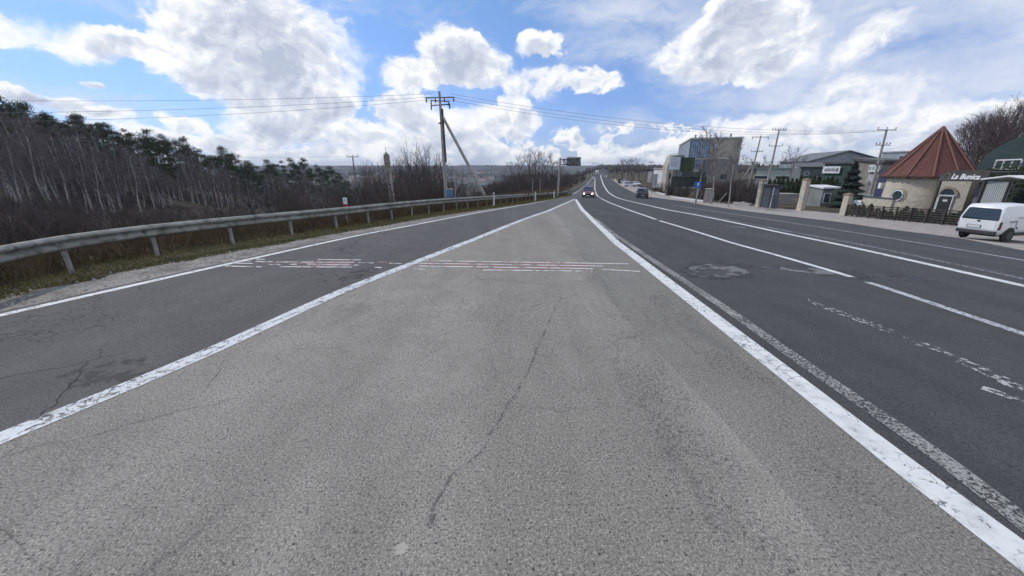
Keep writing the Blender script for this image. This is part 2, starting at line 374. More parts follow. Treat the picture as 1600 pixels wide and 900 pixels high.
def ground_mat():
    t = NT('dry_winter_ground'); p = t.tc.outputs['Object']
    c = t.mix(t.mr(t.noise(.8, 6, .65), .38, .64), (.085, .068, .050, 1), (.070, .062, .040, 1))
    c = t.mix(t.mr(t.noise(6, 5, .7), .45, .7), c, (.12, .098, .068, 1))
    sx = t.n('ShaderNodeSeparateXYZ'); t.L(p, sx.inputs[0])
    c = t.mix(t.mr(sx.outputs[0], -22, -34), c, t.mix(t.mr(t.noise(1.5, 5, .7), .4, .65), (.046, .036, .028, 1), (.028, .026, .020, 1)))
    far = t.mr(sx.outputs[1], 250, 600)
    fw = t.mix(t.mr(t.noise(.008, 6, .6), .42, .58), (.052, .047, .036, 1), (.082, .072, .050, 1))
    fw = t.mix(t.mr(t.noise(.05, 6, .7), .40, .62), fw, (.032, .034, .03, 1))
    c = t.mix(far, c, fw)
    t.bump(t.noise(5, 6, .7), .7, .08); return t.out(c, .95, 0, .15)
m_ground = ground_mat()
m_grass = M('short_grass', (.125, .13, .045), (.19, .165, .075), 1.2, .9, spec=.2)
m_weed = M('dry_weeds', (.16, .12, .075), (.10, .075, .048), 2, .95, spec=.2)
m_stone_s = M('loose_stone', (.40, .38, .35), (.2, .19, .17), 9, .9)
m_steel = M('galvanised_steel', (.31, .32, .295), (.21, .21, .19), 2.2, .62, .25, bump=.12, fine=5)
m_post = M('galvanised_post', (.36, .36, .345), (.24, .23, .215), 5, .6, .2)
m_conc = M('weathered_concrete', (.40, .38, .36), (.28, .265, .25), 2.5, .9, bump=.2)
m_conc_d = M('dark_concrete', (.26, .24, .22), (.17, .155, .14), 3, .9, bump=.2)
m_iron = M('dark_iron', (.06, .06, .07), (.10, .09, .09), 6, .6, .3)
m_wire = M('wire', (.14, .14, .16), (.18, .18, .20), 4, .6, .3)
m_ins = M('porcelain_insulator', (.10, .09, .10), (.16, .15, .16), 9, .3)
m_white = M('white_coating', (.76, .77, .78), (.64, .65, .66), 3, .5)
m_whitep = M('white_plaster', (.62, .62, .60), (.50, .50, .48), 1, .85)
m_redp = M('red_coating', (.42, .03, .03), (.32, .02, .025), 5, .5)
m_black = M('black_rubber', (.022, .022, .024), (.035, .034, .034), 12, .8)
m_blackp = M('black_plastic', (.035, .036, .038), (.05, .05, .052), 8, .55)
m_glass = glass('tinted_glass'); m_glass_b = glass('facade_glass', (.24, .33, .42), .12)
m_bark_b = M('birch_bark', (.46, .44, .42), (.26, .245, .235), 3, .85, fine=7)
m_bark = M('grey_brown_bark', (.13, .105, .09), (.085, .068, .058), 5, .95, bump=.3)
m_bark_p = M('pine_bark', (.15, .09, .06), (.09, .06, .045), 4, .95, bump=.3)
m_twig_b = M('birch_twigs', (.19, .17, .175), (.115, .10, .105), 1.5, .95, spec=.1)
m_twig = M('brown_twigs', (.115, .098, .090), (.075, .064, .060), 1.2, .95, spec=.1)
m_twig_p = M('purple_grey_twigs', (.17, .135, .14), (.11, .085, .085), 1.0, .95, spec=.1)
m_needle = M('pine_needles', (.034, .052, .030), (.060, .080, .042), 1.0, .8, spec=.25)
m_thuja = M('thuja_leaves', (.040, .070, .022), (.06, .085, .03), 1.2, .8, spec=.25)
m_ivy = M('ivy_leaves', (.025, .045, .02), (.05, .075, .03), 2.5, .6, spec=.3)

# ------------------------------------------------------------------ ground and road sheets
P_G0 = poly_x([(0, 467), (100, 445), (220, 417.5), (400, 388.5), (572, 357), (720, 333), (820, 319), (866, 311.5), (900, 302), (915, 289.5), (924, 280.3)])
P_L0 = poly_x([(0, 493), (200, 448), (400, 403), (560, 368), (640, 353), (720, 337.6), (800, 323.5), (875, 309.8), (902, 299), (915.5, 289), (925, 280)])
P_L1 = poly_x([(0, 683), (302, 560), (524, 458), (652, 408), (740, 374), (855, 330), (897, 311.5)])
P_L2 = poly_x([(1590, 878), (1375, 713), (1262, 620), (1150, 531), (1040, 443), (985, 399), (960, 380), (927, 347.5), (908, 328), (898.5, 311.5)])
P_L2B = poly_x([(1590, 820), (1465, 717), (1300, 605), (1225, 552), (1150, 497), (1000, 396), (955, 365), (925, 340)])
P_L3 = poly_x([(1600, 522.5), (1405, 457), (1328, 432), (1220, 400.6), (1144, 380), (1030, 345), (990, 331), (955, 318), (934, 307), (929.5, 295), (929.5, 280)])
P_L4 = poly_x([(1600, 447), (1300, 380), (1220, 363.7), (1040, 327.5), (1020, 322.7), (970, 311), (950, 300), (943, 289), (938.5, 276)])
P_L4B = poly_x([(1600, 436), (1337, 381), (1220, 359.6), (1120, 340), (1060, 329.5)])
P_L5 = poly_x([(1600, 407), (1480, 387), (1360, 367.5), (1220, 346), (1100, 328), (1020, 315.6), (974, 305), (956, 288), (948.5, 277)])
P_ER = poly_x([(1600, 391.5), (1500, 372), (1380, 357), (1305, 346), (1182, 332), (1120, 323.5), (1070, 314.5), (1020, 308.5), (991, 301), (966, 288), (950.5, 276)])
P_ER[0] = (-12, P_ER[1][1])
P_L5[0] = (-12, P_L5[1][1]); P_L4B[0] = (-12, P_L4B[1][1]); P_L4[0] = (-12, P_L4[1][1]); P_L3[0] = (-12, P_L3[1][1])
P_L2[0] = (-12, P_L2[1][1])
NOSE = P_L1[-1][0]
def fx(tab, lim=None):
    last = tab[-1]
    def f(Y):
        if Y > last[0]:
            return last[1] + (Y - last[0]) * .232
        return smooth_tab(tab, Y, .5 if Y < 30 else 3) if Y + 3 < last[0] else lerp(tab, Y)
    return f
fG0, fL0, fL1, fL2, fL2B, fL3, fL4, fL4B, fL5, fER = map(fx, (P_G0, P_L0, P_L1, P_L2, P_L2B, P_L3, P_L4, P_L4B, P_L5, P_ER))
def rows(y0, y1, near=.4):
    y = y0; out = []
    while y < y1: out.append(y); y += max(near, abs(y) * .035)
    out.append(y1); return out
def sheet(name, fa, fb, ys, mat, lift=0, n=6, skirt=.3, jag=0):
    mb = MB(); w = n + 1
    for Y in ys:
        a, b = fa(Y), fb(Y)
        if jag: a += jag * noise.noise((Y * 1.7, 3.3, 0)) + .5 * jag * noise.noise((Y * 6, 1.3, 0))
        for i in range(w):
            x = a + (b - a) * i / n; mb.v.append((x, Y, T(x, Y) + lift))
    for j in range(len(ys) - 1):
        for i in range(n): mb.f.append((j * w + i, j * w + i + 1, (j + 1) * w + i + 1, (j + 1) * w + i))
    if skirt:
        for side in (0, n):
            base = len(mb.v)
            for j, Y in enumerate(ys):
                v = mb.v[j * w + side]; mb.v.append((v[0], v[1], v[2] - skirt))
            for j in range(len(ys) - 1): mb.f.append((j * w + side, (j + 1) * w + side, base + j + 1, base + j))
    o = mb.build(name, mat); tag(o, kind='structure'); return o
ysr = rows(-12, 560)
ysn = [y for y in ysr if y < NOSE] + [NOSE]
def left_b(Y):
    if Y <= NOSE: return fL1(Y)
    k = ss(NOSE, NOSE + 25, Y); return (fL2(NOSE) if Y < NOSE + .01 else fL1(NOSE) + (Y - NOSE) * .2) * (1 - k) + fL3(Y) * k
fseam_p = poly_x([(1330, 900), (1200, 730), (1075, 600), (960, 480), (907, 400), (893, 365), (869, 334), (862, 328)])
fseam = fx(fseam_p)
def seam_x(Y): return min(max(fseam(Y), fL1(Y)), fL2(Y) - .02)
ysl = ysn + [y for y in ysr if y > NOSE + .2]
sheet('road', lambda Y: fL0(Y) - .25, left_b, ysl, m_left)
sheet('gore_pavement', fL1, seam_x, ysn, m_gore)
sheet('patched_pavement', seam_x, fL2, ysn, m_seam)
sheet('carriageway', lambda Y: fL2(Y) if Y <= NOSE else left_b(Y), fER, ysl, m_right, n=10)
sheet('gravel_shoulder', fG0, lambda Y: fL0(Y) - .25, rows(-12, 200, .12), m_gravel, lift=.002, n=4, jag=.35)
# gravel forecourt right of the carriageway
P_FR = poly_x([(1600, 352), (1502, 351), (1360, 338.5), (1256, 328), (1180, 322), (1122, 317), (1097, 313), (1045, 306), (1020, 299), (990, 289), (975, 284), (960, 279)])
P_FR[0] = (-12, P_FR[1][1])
fFR = fx(P_FR)
sheet('forecourt', lambda Y: fER(Y) + .0, lambda Y: max(fFR(Y), fER(Y) + .6) + (6 if Y < 14 else 0), rows(-12, 210, .5), m_fore, lift=-.015, n=8)

def build_ground():
    mb = MB(); na = 300; rs = [0]; r = .8
    while r < 5600: rs.append(r); r *= 1.045
    rs.append(5700)
    mb.v.append((0, 0, -.4))
    for r in rs[1:]:
        for k in range(na):
            a = 2 * math.pi * k / na; x, y = r * math.sin(a), r * math.cos(a)
            z = G(x, y) if y > -30 else -.4 + .6 * noise.noise((x / 30, y / 30, 0))
            if y > -14:
                l, rr = fG0(y), max(fFR(y), fER(y) + .6)
                if y < 600: z -= (.09 + .0042 * r) * ss(-.35, .9, min(x - l, rr - x + .6 + (6 if y < 14 else 0)))
            else: z -= .3
            mb.v.append((x, y, z))
    for k in range(na): mb.f.append((0, 1 + k, 1 + (k + 1) % na))
    for j in range(len(rs) - 2):
        for k in range(na):
            a, b = 1 + j * na + k, 1 + j * na + (k + 1) % na; mb.f.append((a, b, b + na, a + na))
    tag(mb.build('ground', m_ground, smooth=True), kind='structure')
build_ground()

# painted lines: thin sheets 4 mm above the asphalt
def line(name, f, y0, y1, w, mat, lift=.004, step=.35, gaps=()):
    mb = MB()
    y = y0
    ys = rows(y0, y1, step)
    for a, b in zip(ys, ys[1:]):
        if any(g0 <= (a + b) / 2 <= g1 for g0, g1 in gaps): continue
        pts = []
        for Y in (a, b):
            dx = (f(Y + .5) - f(Y - .5)); q = math.sqrt(1 + dx * dx); ww = w * (1 + .0035 * max(0, Y))
            pts.append([(f(Y) + s * ww / 2 * q, Y) for s in (-1, 1)])
        vs = [(x, Y, T(x, Y) + lift + .0002 * Y) for x, Y in (pts[0][0], pts[0][1], pts[1][1], pts[1][0])]
        mb.add(vs, [(0, 1, 2, 3)])
    return tag(mb.build(name, mat), kind='structure')
line('edge_line', fL0, -6, 205, .17, m_line)
line('lane_line', lambda Y: fL1(Y) + .03, -4, NOSE, .23, m_line_old)
line('lane_line', lambda Y: fL2(Y) + .08, -4, NOSE, .25, m_line)
line('faded_line', lambda Y: fL2B(Y) + .06, -4, 19, .17, m_line_grit, lift=.0045)
Ygap = [bp(1333, 434).y, bp(1372, 446).y]
line('lane_line', fL3, -8, Ygap[0] - .35, .17, m_line_thin)
line('lane_line', fL3, Ygap[0] + .05, bp(1030, 345).y, .17, m_line)
line('lane_line', fL3, bp(1023, 343).y, 210, .18, m_line)
line('edge_line', fL4, -8, 330, .26, m_line)
line('faded_line', fL4B, -8, bp(1065, 331).y, .22, m_line_ghost)
line('edge_line', fL5, -8, bp(1060, 321).y, .15, m_line_thin)
yy = 60
while yy < 170: line('lane_dash', fL5, yy, yy + 9, .16, m_line_ghost); yy += 15

def strip(mb, a, b, w, lift=.005, seg=8):
    A, B = bp(*a), bp(*b); d = (B - A); d.z = 0; L_ = d.length; d.normalize(); nrm = Vector((-d.y, d.x, 0))
    for i in range(seg):
        q = []
        for k in (i, i + 1):
            c = A.lerp(B, k / seg)
            for s in (-1, 1):
                p = c + nrm * s * (w / 2) * (1 + .25 * noise.noise((p_ := k * 1.3, s, A.x)))
                q.append((p.x, p.y, T(p.x, p.y) + lift))
        mb.add([q[0], q[1], q[3], q[2]], [(0, 1, 2, 3)])
hw = MB(); hr = MB(); hg = MB()
for a, b in [((665, 407.6), (982, 412.5)), ((655, 411.6), (945, 416)), ((655, 416), (927, 420)), ((940, 421), (1000, 424.5)), ((755, 422), (927, 424)),
             ((645, 420), (664, 421)), ((496, 405.6), (564, 406.4)), ((400, 405), (414, 405.6)), ((432, 409.6), (554, 410.2)), ((400, 408.6), (426, 409.4)),
             ((560, 410.6), (584, 411.2)), ((480, 413), (560, 414.6)), ((421, 413.5), (438, 413.8)), ((453, 413), (464, 413.3)), ((438, 417), (550, 417.7)), ((358, 411), (395, 412)),
             ((400, 417), (409, 417.4)), ((352, 415.8), (395, 417)), ((608, 411.6), (627, 412.2)), ((586, 418), (596, 418.5)), ((362, 407), (392, 408.3))]:
    strip(hw, a, b, .075)
for a, b in [((668, 409.6), (925, 413.6)), ((660, 413.8), (925, 417.8)), ((560, 408.3), (470, 407.9)), ((550, 412.2), (400, 411.2)), ((455, 415.3), (548, 416)), ((590, 409.5), (620, 410.5)), ((740, 419), (890, 421))]:
    strip(hr, a, b, .09, lift=.0045)
for a, b in [((790, 332.4), (812, 332.8)), ((850, 332.4), (869, 332.9)), ((858, 327.6), (868, 327.8)), ((872, 332.5), (887, 332.8)), ((927, 333.5), (955, 334.5)), ((970, 335.5), (998, 336.5)), ((926, 320), (934, 321)), ((985, 322), (990, 322.5)), ((1133, 353), (1165, 356)), ((800, 333.6), (868, 334.2))]:
    strip(hg, a, b, .22)
tag(hw.build('hatch_marking', paint('rumble_white', (.66, .64, .62), .12, False, scale=4)), kind='structure')
tag(hr.build('hatch_marking', m_red), kind='structure'); tag(hg.build('hatch_marking', m_line_ghost), kind='structure')
# scuffed old dashes in the right hand lane
od = MB()
for pts, w in (([(1262, 468), (1300, 484), (1345, 501), (1398, 521)], .2), ([(1407, 529), (1450, 541), (1525, 574), (1602, 611)], .2), ([(1534, 606), (1602, 628)], .13)):
    for a, b in zip(pts, pts[1:]): strip(od, a, b, w, seg=3)
tag(od.build('worn_dash', paint('scuffed_paint', (.52, .52, .50), .62, False, scale=12)), kind='structure')
# long cracks and tar seams
def crack(name, pix, w, mat, seed=0, lift=.0055):
    mb = MB(); P = [bp(*p) for p in pix]; pts = []
    for a, b in zip(P, P[1:]):
        n = max(2, int((b - a).length / .06)); n = min(n, 90)
        for i in range(n):
            c = a.lerp(b, i / n); pts.append(c)
    for i, c in enumerate(pts):
        k = i * .31
        c.x += .035 * noise.noise((k, seed, 0)) + .014 * noise.noise((k * 4, seed, 5))
        ww = w * max(.15, .6 + 1.3 * noise.noise((k * .8, seed, 9)))
        mb.v += [(c.x - ww / 2, c.y, T(c.x, c.y) + lift), (c.x + ww / 2, c.y, T(c.x, c.y) + lift)]
        if i: mb.f.append((2 * i - 2, 2 * i - 1, 2 * i + 1, 2 * i))
    return tag(mb.build(name, mat), kind='structure')
m_tar = paint('crack_tar', (.14, .133, .12), .42, False, (.17, .16, .15), 12)
m_tar2 = paint('crack_dark', (.03, .03, .03), .55, False, (.05, .05, .05), 22)
crack('road_crack', [(872, 470), (850, 520), (825, 580), (790, 640), (760, 690), (735, 722), (700, 745), (680, 790), (665, 840)], .024, m_tar, 1)
crack('road_crack', [(0, 690), (90, 650), (302, 565), (420, 506), (524, 464), (600, 432), (655, 410)], .034, m_tar2, 4, .006)
crack('road_crack', [(560, 412), (608, 413), (655, 411)], .05, m_tar2, 8)
crack('road_crack', [(500, 434), (545, 427), (572, 419)], .05, m_tar2, 10)
crack('road_crack', [(0, 825), (30, 850), (60, 880), (100, 900)], .02, m_tar, 13)
crack('road_crack', [(20, 600), (90, 590), (160, 570), (240, 562), (300, 545)], .018, m_tar2, 15)
crack('road_crack', [(150, 655), (280, 640), (330, 600), (352, 560)], .010, m_tar, 17)
# dark bitumen stain left lane + bands of loose grit on the gore
def patch(name, pix, mat, lift=.003, rough=.12, n=64, seed=0):
    P = [bp(*p) for p in pix]; c = sum(P, Vector()) / len(P)
    mb = MB(); mb.v.append((c.x, c.y, T(c.x, c.y) + lift)); m_ = len(P)
    for i in range(n):
        t = i / n * m_; a, b = P[int(t) % m_], P[(int(t) + 1) % m_]; p = a.lerp(b, t % 1)
        k = 1 + rough * 2.5 * noise.noise((i * .35, seed, 0)) + rough * .5 * noise.noise((i * 1.3, seed, 2)); p = c + (p - c) * k
        mb.v.append((p.x, p.y, T(p.x, p.y) + lift))
    for i in range(n): mb.f.append((0, 1 + i, 1 + (i + 1) % n))
    return tag(mb.build(name, mat), kind='structure')
tw = NT('puddle_water'); tw.alpha(tw.mr(tw.noise(2.6, 5, .66), .49, .56, 0, .65)); m_water = tw.out((.035, .037, .04, 1), .06, 0, .5)
tws = NT('wet_asphalt'); ws = tws.out((.030, .031, .034, 1), .5, 0, .35); tws.alpha(tws.mr(tws.noise(1.3, 6, .68), .44, .60, 0, .75))
patch('wet_patch', [(1060, 421), (1085, 411), (1140, 409), (1190, 417), (1195, 429), (1140, 438), (1080, 434)], ws, lift=.002, rough=.12, seed=9)
patch('wet_patch', [(1190, 415), (1340, 421), (1440, 430), (1450, 440), (1370, 441), (1280, 432), (1200, 424)], ws, lift=.002, rough=.12, seed=11)
patch('puddle', [(1072, 422), (1085, 415), (1120, 412), (1160, 419), (1172, 427), (1140, 433), (1100, 433), (1080, 429)], m_water, rough=.07, seed=2)
patch('puddle', [(1190, 417.2), (1240, 417.4), (1300, 422), (1330, 428), (1290, 429), (1250, 425), (1205, 422)], m_water, rough=.05, seed=5)
tl_ = NT('faint_repair_stain'); tl_.alpha(tl_.mr(tl_.noise(2.2, 6, .7), .48, .60, 0, .4)); m_fst = tl_.out((.13, .135, .14, 1), .85)
patch('faint_stain', [(1320, 430), (1400, 425), (1470, 436), (1440, 446), (1360, 442)], m_fst, lift=.0025, rough=.1, seed=51)
patch('faint_stain', [(1130, 352), (1165, 351), (1175, 357), (1140, 358)], m_fst, lift=.0025, rough=.1, seed=52)
tb = NT('bitumen_stain'); tb.alpha(tb.mr(tb.noise(5, 7, .8), .47, .60, 0, .85)); m_bit = tb.out((.04, .04, .042, 1), .8)
patch('bitumen_stain', [(90, 590), (160, 565), (210, 556), (245, 575), (190, 600), (120, 615)], m_bit, rough=.35, seed=21)
patch('bitumen_stain', [(520, 440), (550, 425), (580, 418), (590, 422), (560, 436)], m_bit, rough=.35, seed=22)
tgz = NT('loose_grit_band'); tgz.alpha(tgz.math('MULTIPLY', tgz.mr(tgz.noise(26, 6, .8), .50, .60), tgz.mr(tgz.noise(1.2, 4, .6), .40, .62, 0, .55))); m_grit = tgz.out(tgz.mix(tgz.mr(tgz.noise(60, 3), .58, .66), (.075, .072, .066, 1), (.45, .44, .42, 1)), .9)
patch('grit_band', [(1010, 450), (1060, 475), (1200, 590), (1330, 720), (1400, 800), (1340, 800), (1230, 700), (1140, 600), (1040, 510)], m_grit, rough=.12, seed=31)
patch('grit_band', [(930, 420), (985, 500), (1080, 620), (1180, 760), (1230, 880), (1130, 860), (1030, 700), (950, 560), (905, 440)], m_grit, rough=.12, seed=33)
patch('pale_stain', [(617, 855), (630, 847), (640, 856), (630, 868), (616, 868)], M('pale_mortar', (.42, .39, .33), (.36, .34, .29), 9, .9), rough=.2, seed=40)

# loose stones: one stuff object on the shoulder, one on the gore
def stones(name, fn, cnt, mat, smin, smax, label, cat='gravel'):
    mb = MB()
    for i in range(cnt):
        x, Y = fn(); s = smin + (smax - smin) * random.random() ** 3; a = random.random() * 6.3
        z = T(x, Y); vs = []
        for k in range(5): q = a + k * 1.2566; vs.append((x + s * math.cos(q) * random.uniform(.7, 1.1), Y + s * math.sin(q) * random.uniform(.6, 1), z))
        vs2 = [(x + (v[0] - x) * .6, Y + (v[1] - Y) * .6, z + s * random.uniform(.5, .9)) for v in vs]
        mb.add(vs + vs2, [(5, 6, 7, 8, 9)] + [(k, (k + 1) % 5, 5 + (k + 1) % 5, 5 + k) for k in range(5)])
    return tag(mb.build(name, mat), label, cat, kind='stuff')
def f_sh():
    Y = 3.5 + 30 * random.random() ** 1.6; a, b = fG0(Y), fL0(Y); return a + (b - a - .2) * random.random() ** 1.5 - .1, Y
stones('gravel', f_sh, 1500, m_stone_s, .006, .045, 'pale loose stones scattered along the gravel shoulder left of the road')
def f_go():
    Y = 1.3 + 16 * random.random() ** 2; a, b = fL1(Y), fL2(Y); return a + (b - a) * random.random() ** .6, Y
stones('road_grit', f_go, 1100, M('pale_grit', (.62, .60, .56), (.35, .33, .3), 30, .8), .0018, .008, 'white bits of grit lying on the pale asphalt wedge', 'grit')
stones('dark_grit', f_go, 900, M('dark_grit', (.06, .055, .05), (.09, .085, .08), 30, .9), .002, .009, 'dark bits of grit lying on the pale asphalt wedge', 'grit')

# grass on the verge
def blades(name, fn, cnt, mat, hmin, hmax, w, label):
    mb = MB()
    for i in range(cnt):
        x, Y, sc = fn(); z = G(x, Y) - .02; h = random.uniform(hmin, hmax) * sc; a = random.random() * 6.3; l = random.gauss(0, .35) * h
        dx, dy = math.cos(a) * w * sc, math.sin(a) * w * sc; bx, by = -math.sin(a) * l, math.cos(a) * l
        mb.add([(x - dx, Y - dy, z), (x + dx, Y + dy, z), (x + dx * .4 + bx * .5, Y + dy * .4 + by * .5, z + h * .7), (x + bx, Y + by, z + h)], [(0, 1, 2), (0, 2, 3)])
    return tag(mb.build(name, mat), label, 'grass', kind='stuff')
def f_gr():
    Y = 2 + 75 * random.random() ** 2.2; a, b = XL(Y) - 1.2, fG0(Y) + .12; return a + (b - a) * random.random(), Y, 1 + Y / 45
blades('verge_grass', f_gr, 42000, m_grass, .03, .10, .010, 'short yellowish green grass between the guardrail and the gravel')
def f_wd():
    Y = 1 + 80 * random.random() ** 1.8; a = XL(Y); return a - .25 - 7 * random.random() ** 1.5, Y, 1 + Y / 40
blades('dry_weeds', f_wd, 26000, m_weed, .15, .55, .008, 'dry brown weeds growing behind the guardrail')

# ------------------------------------------------------------------ guardrail
def build_rail():
    root = empty('guardrail', (XL(9), 9, T(XL(9), 9)), 0, 'long grey steel W-beam guardrail on posts left of the road', 'guardrail')
    O = Vector(root.location)
    prof_w = [(-.0, 0), (.03, .02), (.075, .05), (.08, .085), (.035, .125), (.01, .155), (.035, .185), (.08, .225), (.075, .26), (.03, .29), (0, .31)]
    ys = rows(-10, 190, .8); mb = MB(); w = len(prof_w)
    for Y in ys:
        x = XL(Y); dx = XL(Y + .5) - XL(Y - .5); nrm = Vector((1, -dx, 0)).normalized(); z = T(x, Y)
        for (d, h) in prof_w:
            p = Vector((x, Y, z)) + nrm * (d + .07) + Vector((0, 0, .50 + h)) - O; mb.v.append(tuple(p))
    for j in range(len(ys) - 1):
        for i in range(w - 1): mb.f.append((j * w + i, j * w + i + 1, (j + 1) * w + i + 1, (j + 1) * w + i))
    o = mb.build('rail_beam', m_steel, root, smooth=True); s = o.modifiers.new('t', 'SOLIDIFY'); s.thickness = .006
    # bolts and lap joints
    bm1 = MB().box((0, 0, 0), (.03, .04, .04)).build('bolt', m_iron, root); bm1.location = (.1, 0, .655); Y = 4.
    while Y < 36:
        x = XL(Y); z = T(x, Y); bc = bm1 if Y == 4. else bm1.copy(); bc.location = Vector((x + .10, Y, z + .655)) - O; Y += 1.72
        if bc is not bm1: COL.objects.link(bc); bc.parent = root
    pm = MB(); pm.box((0, 0, .3), (.05, .075, .92)); pm.box((.035, -.038, .3), (.03, .010, .92)); pm.box((.04, .0, .65), (.08, .08, .12))
    Y = bp(242, 400.5).y; st = 1.72; Y -= st * 3; first = None; cnt = 0
    while Y < 185 and cnt < 99:
        x = XL(Y)
        if first is None: o = first = pm.build('post', m_post, root)
        else: o = first.copy(); COL.objects.link(o); o.parent = root
        o.location = Vector((x, Y, T(x, Y) - .1)) - O; o.rotation_euler = (0, R(random.uniform(-3, 1)), math.atan2(-(XL(Y + .5) - XL(Y - .5)), 1))
        cnt += 1; Y += st if Y < 95 else 3.4
build_rail()

# ------------------------------------------------------------------ utility poles and cables
def ins(mb, p, s=1.):
    p = Vector(p); mb.tube([p, p + Vector((0, 0, .10 * s)), p + Vector((0, 0, .12 * s)), p + Vector((0, 0, .2 * s)), p + Vector((0, 0, .24 * s))], [.02, .02, .07 * s, .06 * s, .03 * s], 6)
def pole(name, top, base, r0, r1, label, arms, Y, extra=None, group=None, mat=None):
    B = PT(*base, Y); Tp = PT(*top, Y); g = G(B.x, B.y); d = (Tp - B).normalized(); B = Tp - d * ((Tp.z - g + .3) / d.z)
    root = empty(name, (B.x, B.y, g), 0, label, 'utility pole', group); O = Vector(root.location)
    MB().tube([B - O, Tp - O], [r0, r1], 10).build('pole_shaft', mat or m_conc, root, smooth=True)
    im = MB(); ins(im, (0, 0, 0), 1.2); dm = MB(); dm.tube([(0, 0, 0), (0, 0, -.12), (0, 0, -.3), (0, 0, -.42)], [.02, .07, .07, .03], 6); first = {}
    for (frac, half, az_, nins, drop) in arms:
        c = Tp.lerp(B, frac) - O; mb = MB(); u = Vector((math.cos(az_), math.sin(az_), 0)); mb.tube([c - u * half, c + u * half], .05, 4)
        arm = mb.build('crossarm', m_iron, root)
        for k in range(nins):
            q = c + u * half * (-1 + 2 * k / max(1, nins - 1)) * .94
            if drop in first: oi = first[drop].copy(); COL.objects.link(oi); oi.parent = arm
            else: oi = first[drop] = (dm if drop else im).build('insulator', m_ins, arm)
            oi.location = q + Vector((0, 0, 0 if drop else .04))
    return root, O, B, Tp
YP = 40
rt, O, B, Tp = pole('utility_pole', (686.5, 143), (697.5, 312), .19, .11, 'tall concrete utility pole with a diagonal brace, left of the road', [(.045, 1.45, R(-8), 4, 1), (.10, 1.1, R(-22), 3, 1), (.07, .9, R(18), 3, 1)], YP)
s0, s1 = PT(692.5, 184, YP), PT(764, 318, YP - 1.5); MB().tube([s0 - O, s1 + (s1 - s0) * .05 - O], [.13, .17], 10).build('brace', m_conc, rt, smooth=True)
mb = MB(); mb.box(Tp.lerp(B, .15) - O + Vector((.12, 0, 0)), (.25, .2, .5)); mb.box(Tp.lerp(B, .24) - O + Vector((0, -.1, 0)), (.5, .16, .12)); mb.tube([Tp.lerp(B, .13) - O + Vector((.16, 0, 0)), Tp.lerp(B, .55) - O + Vector((.2, -.05, 0))], .10, 6); mb.build('bracket', m_iron, rt)
pole('utility_pole', (551, 245), (559, 322), .16, .09, 'small dark pole with two crossarms at the end of the wood', [(.0, .95, 0, 3, 0), (.30, .95, 0, 3, 0)], 66, mat=m_conc_d)
pole('utility_pole', (1385.5, 203), (1360, 302), .18, .11, 'leaning utility pole beside the tiled conical roof', [(.0, 1.4, R(8), 3, 0), (.19, 1.0, R(4), 5, 0), (.45, .3, 0, 2, 0)], 52)
pole('utility_pole', (1217.5, 203), (1197, 296), .19, .11, 'concrete utility pole with six top insulators behind the gate', [(.0, 1.2, R(5), 6, 0), (.21, 1.1, R(-6), 3, 0)], 66)
rt, O, B, Tp = pole('utility_pole', (1189, 212), (1171, 285), .19, .11, 'utility pole with three crossarms and a slanted brace, left of its neighbour', [(.02, 1.6, 0, 3, 1), (.24, 1.15, 0, 4, 0), (.4, 1.15, 0, 4, 1)], 76)
MB().tube([Tp.lerp(B, .38) - O, PT(1157, 285, 76) - O], [.12, .16], 8).build('brace', m_conc, rt, smooth=True)
for px, top, Yp, lab in ((1003, 256, 170, 'tiny utility pole far off beyond the parked cars'), (1018, 252, 150, 'thin pole beside the low beige building')):
    pole('utility_pole', (px, top), (px - 1, 285), .15, .1, lab, [(.05, 1.0, 0, 3, 0)], Yp, mat=m_conc_d)
# broken concrete stub with a doubled leg
def stub():
    Y = 30; B = PT(613.5, 320, Y); Tp = PT(603, 238, Y); g = G(B.x, B.y); root = empty('concrete_post', (B.x, B.y, g), 0, 'leaning broken concrete post with thick top behind the guardrail', 'post'); O = Vector(root.location)
    mid = Tp.lerp(B, .38); d = (B - Tp).normalized(); n = Vector((1, 0, 0))
    MB().tube([Tp - O, Tp + d * .12 - O, Tp + d * .2 - O, mid - O], [.06, .17, .23, .23], 8).build('post_head', M('lichen_concrete', (.31, .29, .25), (.20, .18, .155), 4, .95, bump=.3), root)
    low = B + d * ((B.z - g) / max(.2, -d.z) + .2)
    MB().tube([mid - n * .12 - O, low - n * .02 - O], [.12, .08], 6).build('leg', m_conc_d, root)
    MB().tube([mid + n * .1 - O, low + n * .16 - O], [.13, .09], 6).build('leg', m_conc, root)
    mb = MB(); 
    for f in (.2, .34, .6): c = Tp.lerp(B, f) - O; mb.lathe([(.245 - f * .1, -.03), (.245 - f * .1, .03)], c, 10)
    mb.tube([Tp - O, Tp - O + Vector((0, 0, .35))], .015, 4); mb.build('wire_bands', m_iron, root)
stub()
def cable(a, b, sag, label, n=28, r=.018):
    mid = (a + b) / 2; mb = MB(); pts = []
    root = Vector(a)
    for i in range(n + 1):
        t = i / n; p = a.lerp(b, t); p = p + Vector((0, 0, -4 * sag * t * (1 - t))); pts.append(p - root)
    mb.tube(pts, r, 4, False); o = mb.build('cable', m_wire); o.location = root; return tag(o, label, 'cable')
for i, (pa, pb) in enumerate((((676, 146.5), (-260, 154)), ((673, 151.5), (-260, 176)), ((670, 156), (-260, 192)))):
    cable(PT(*pa, YP), PT(*pb, 30), .35 + .1 * i, ['topmost', 'middle', 'lowest'][i] + ' cable running left from the braced pole over the wood', r=.012)
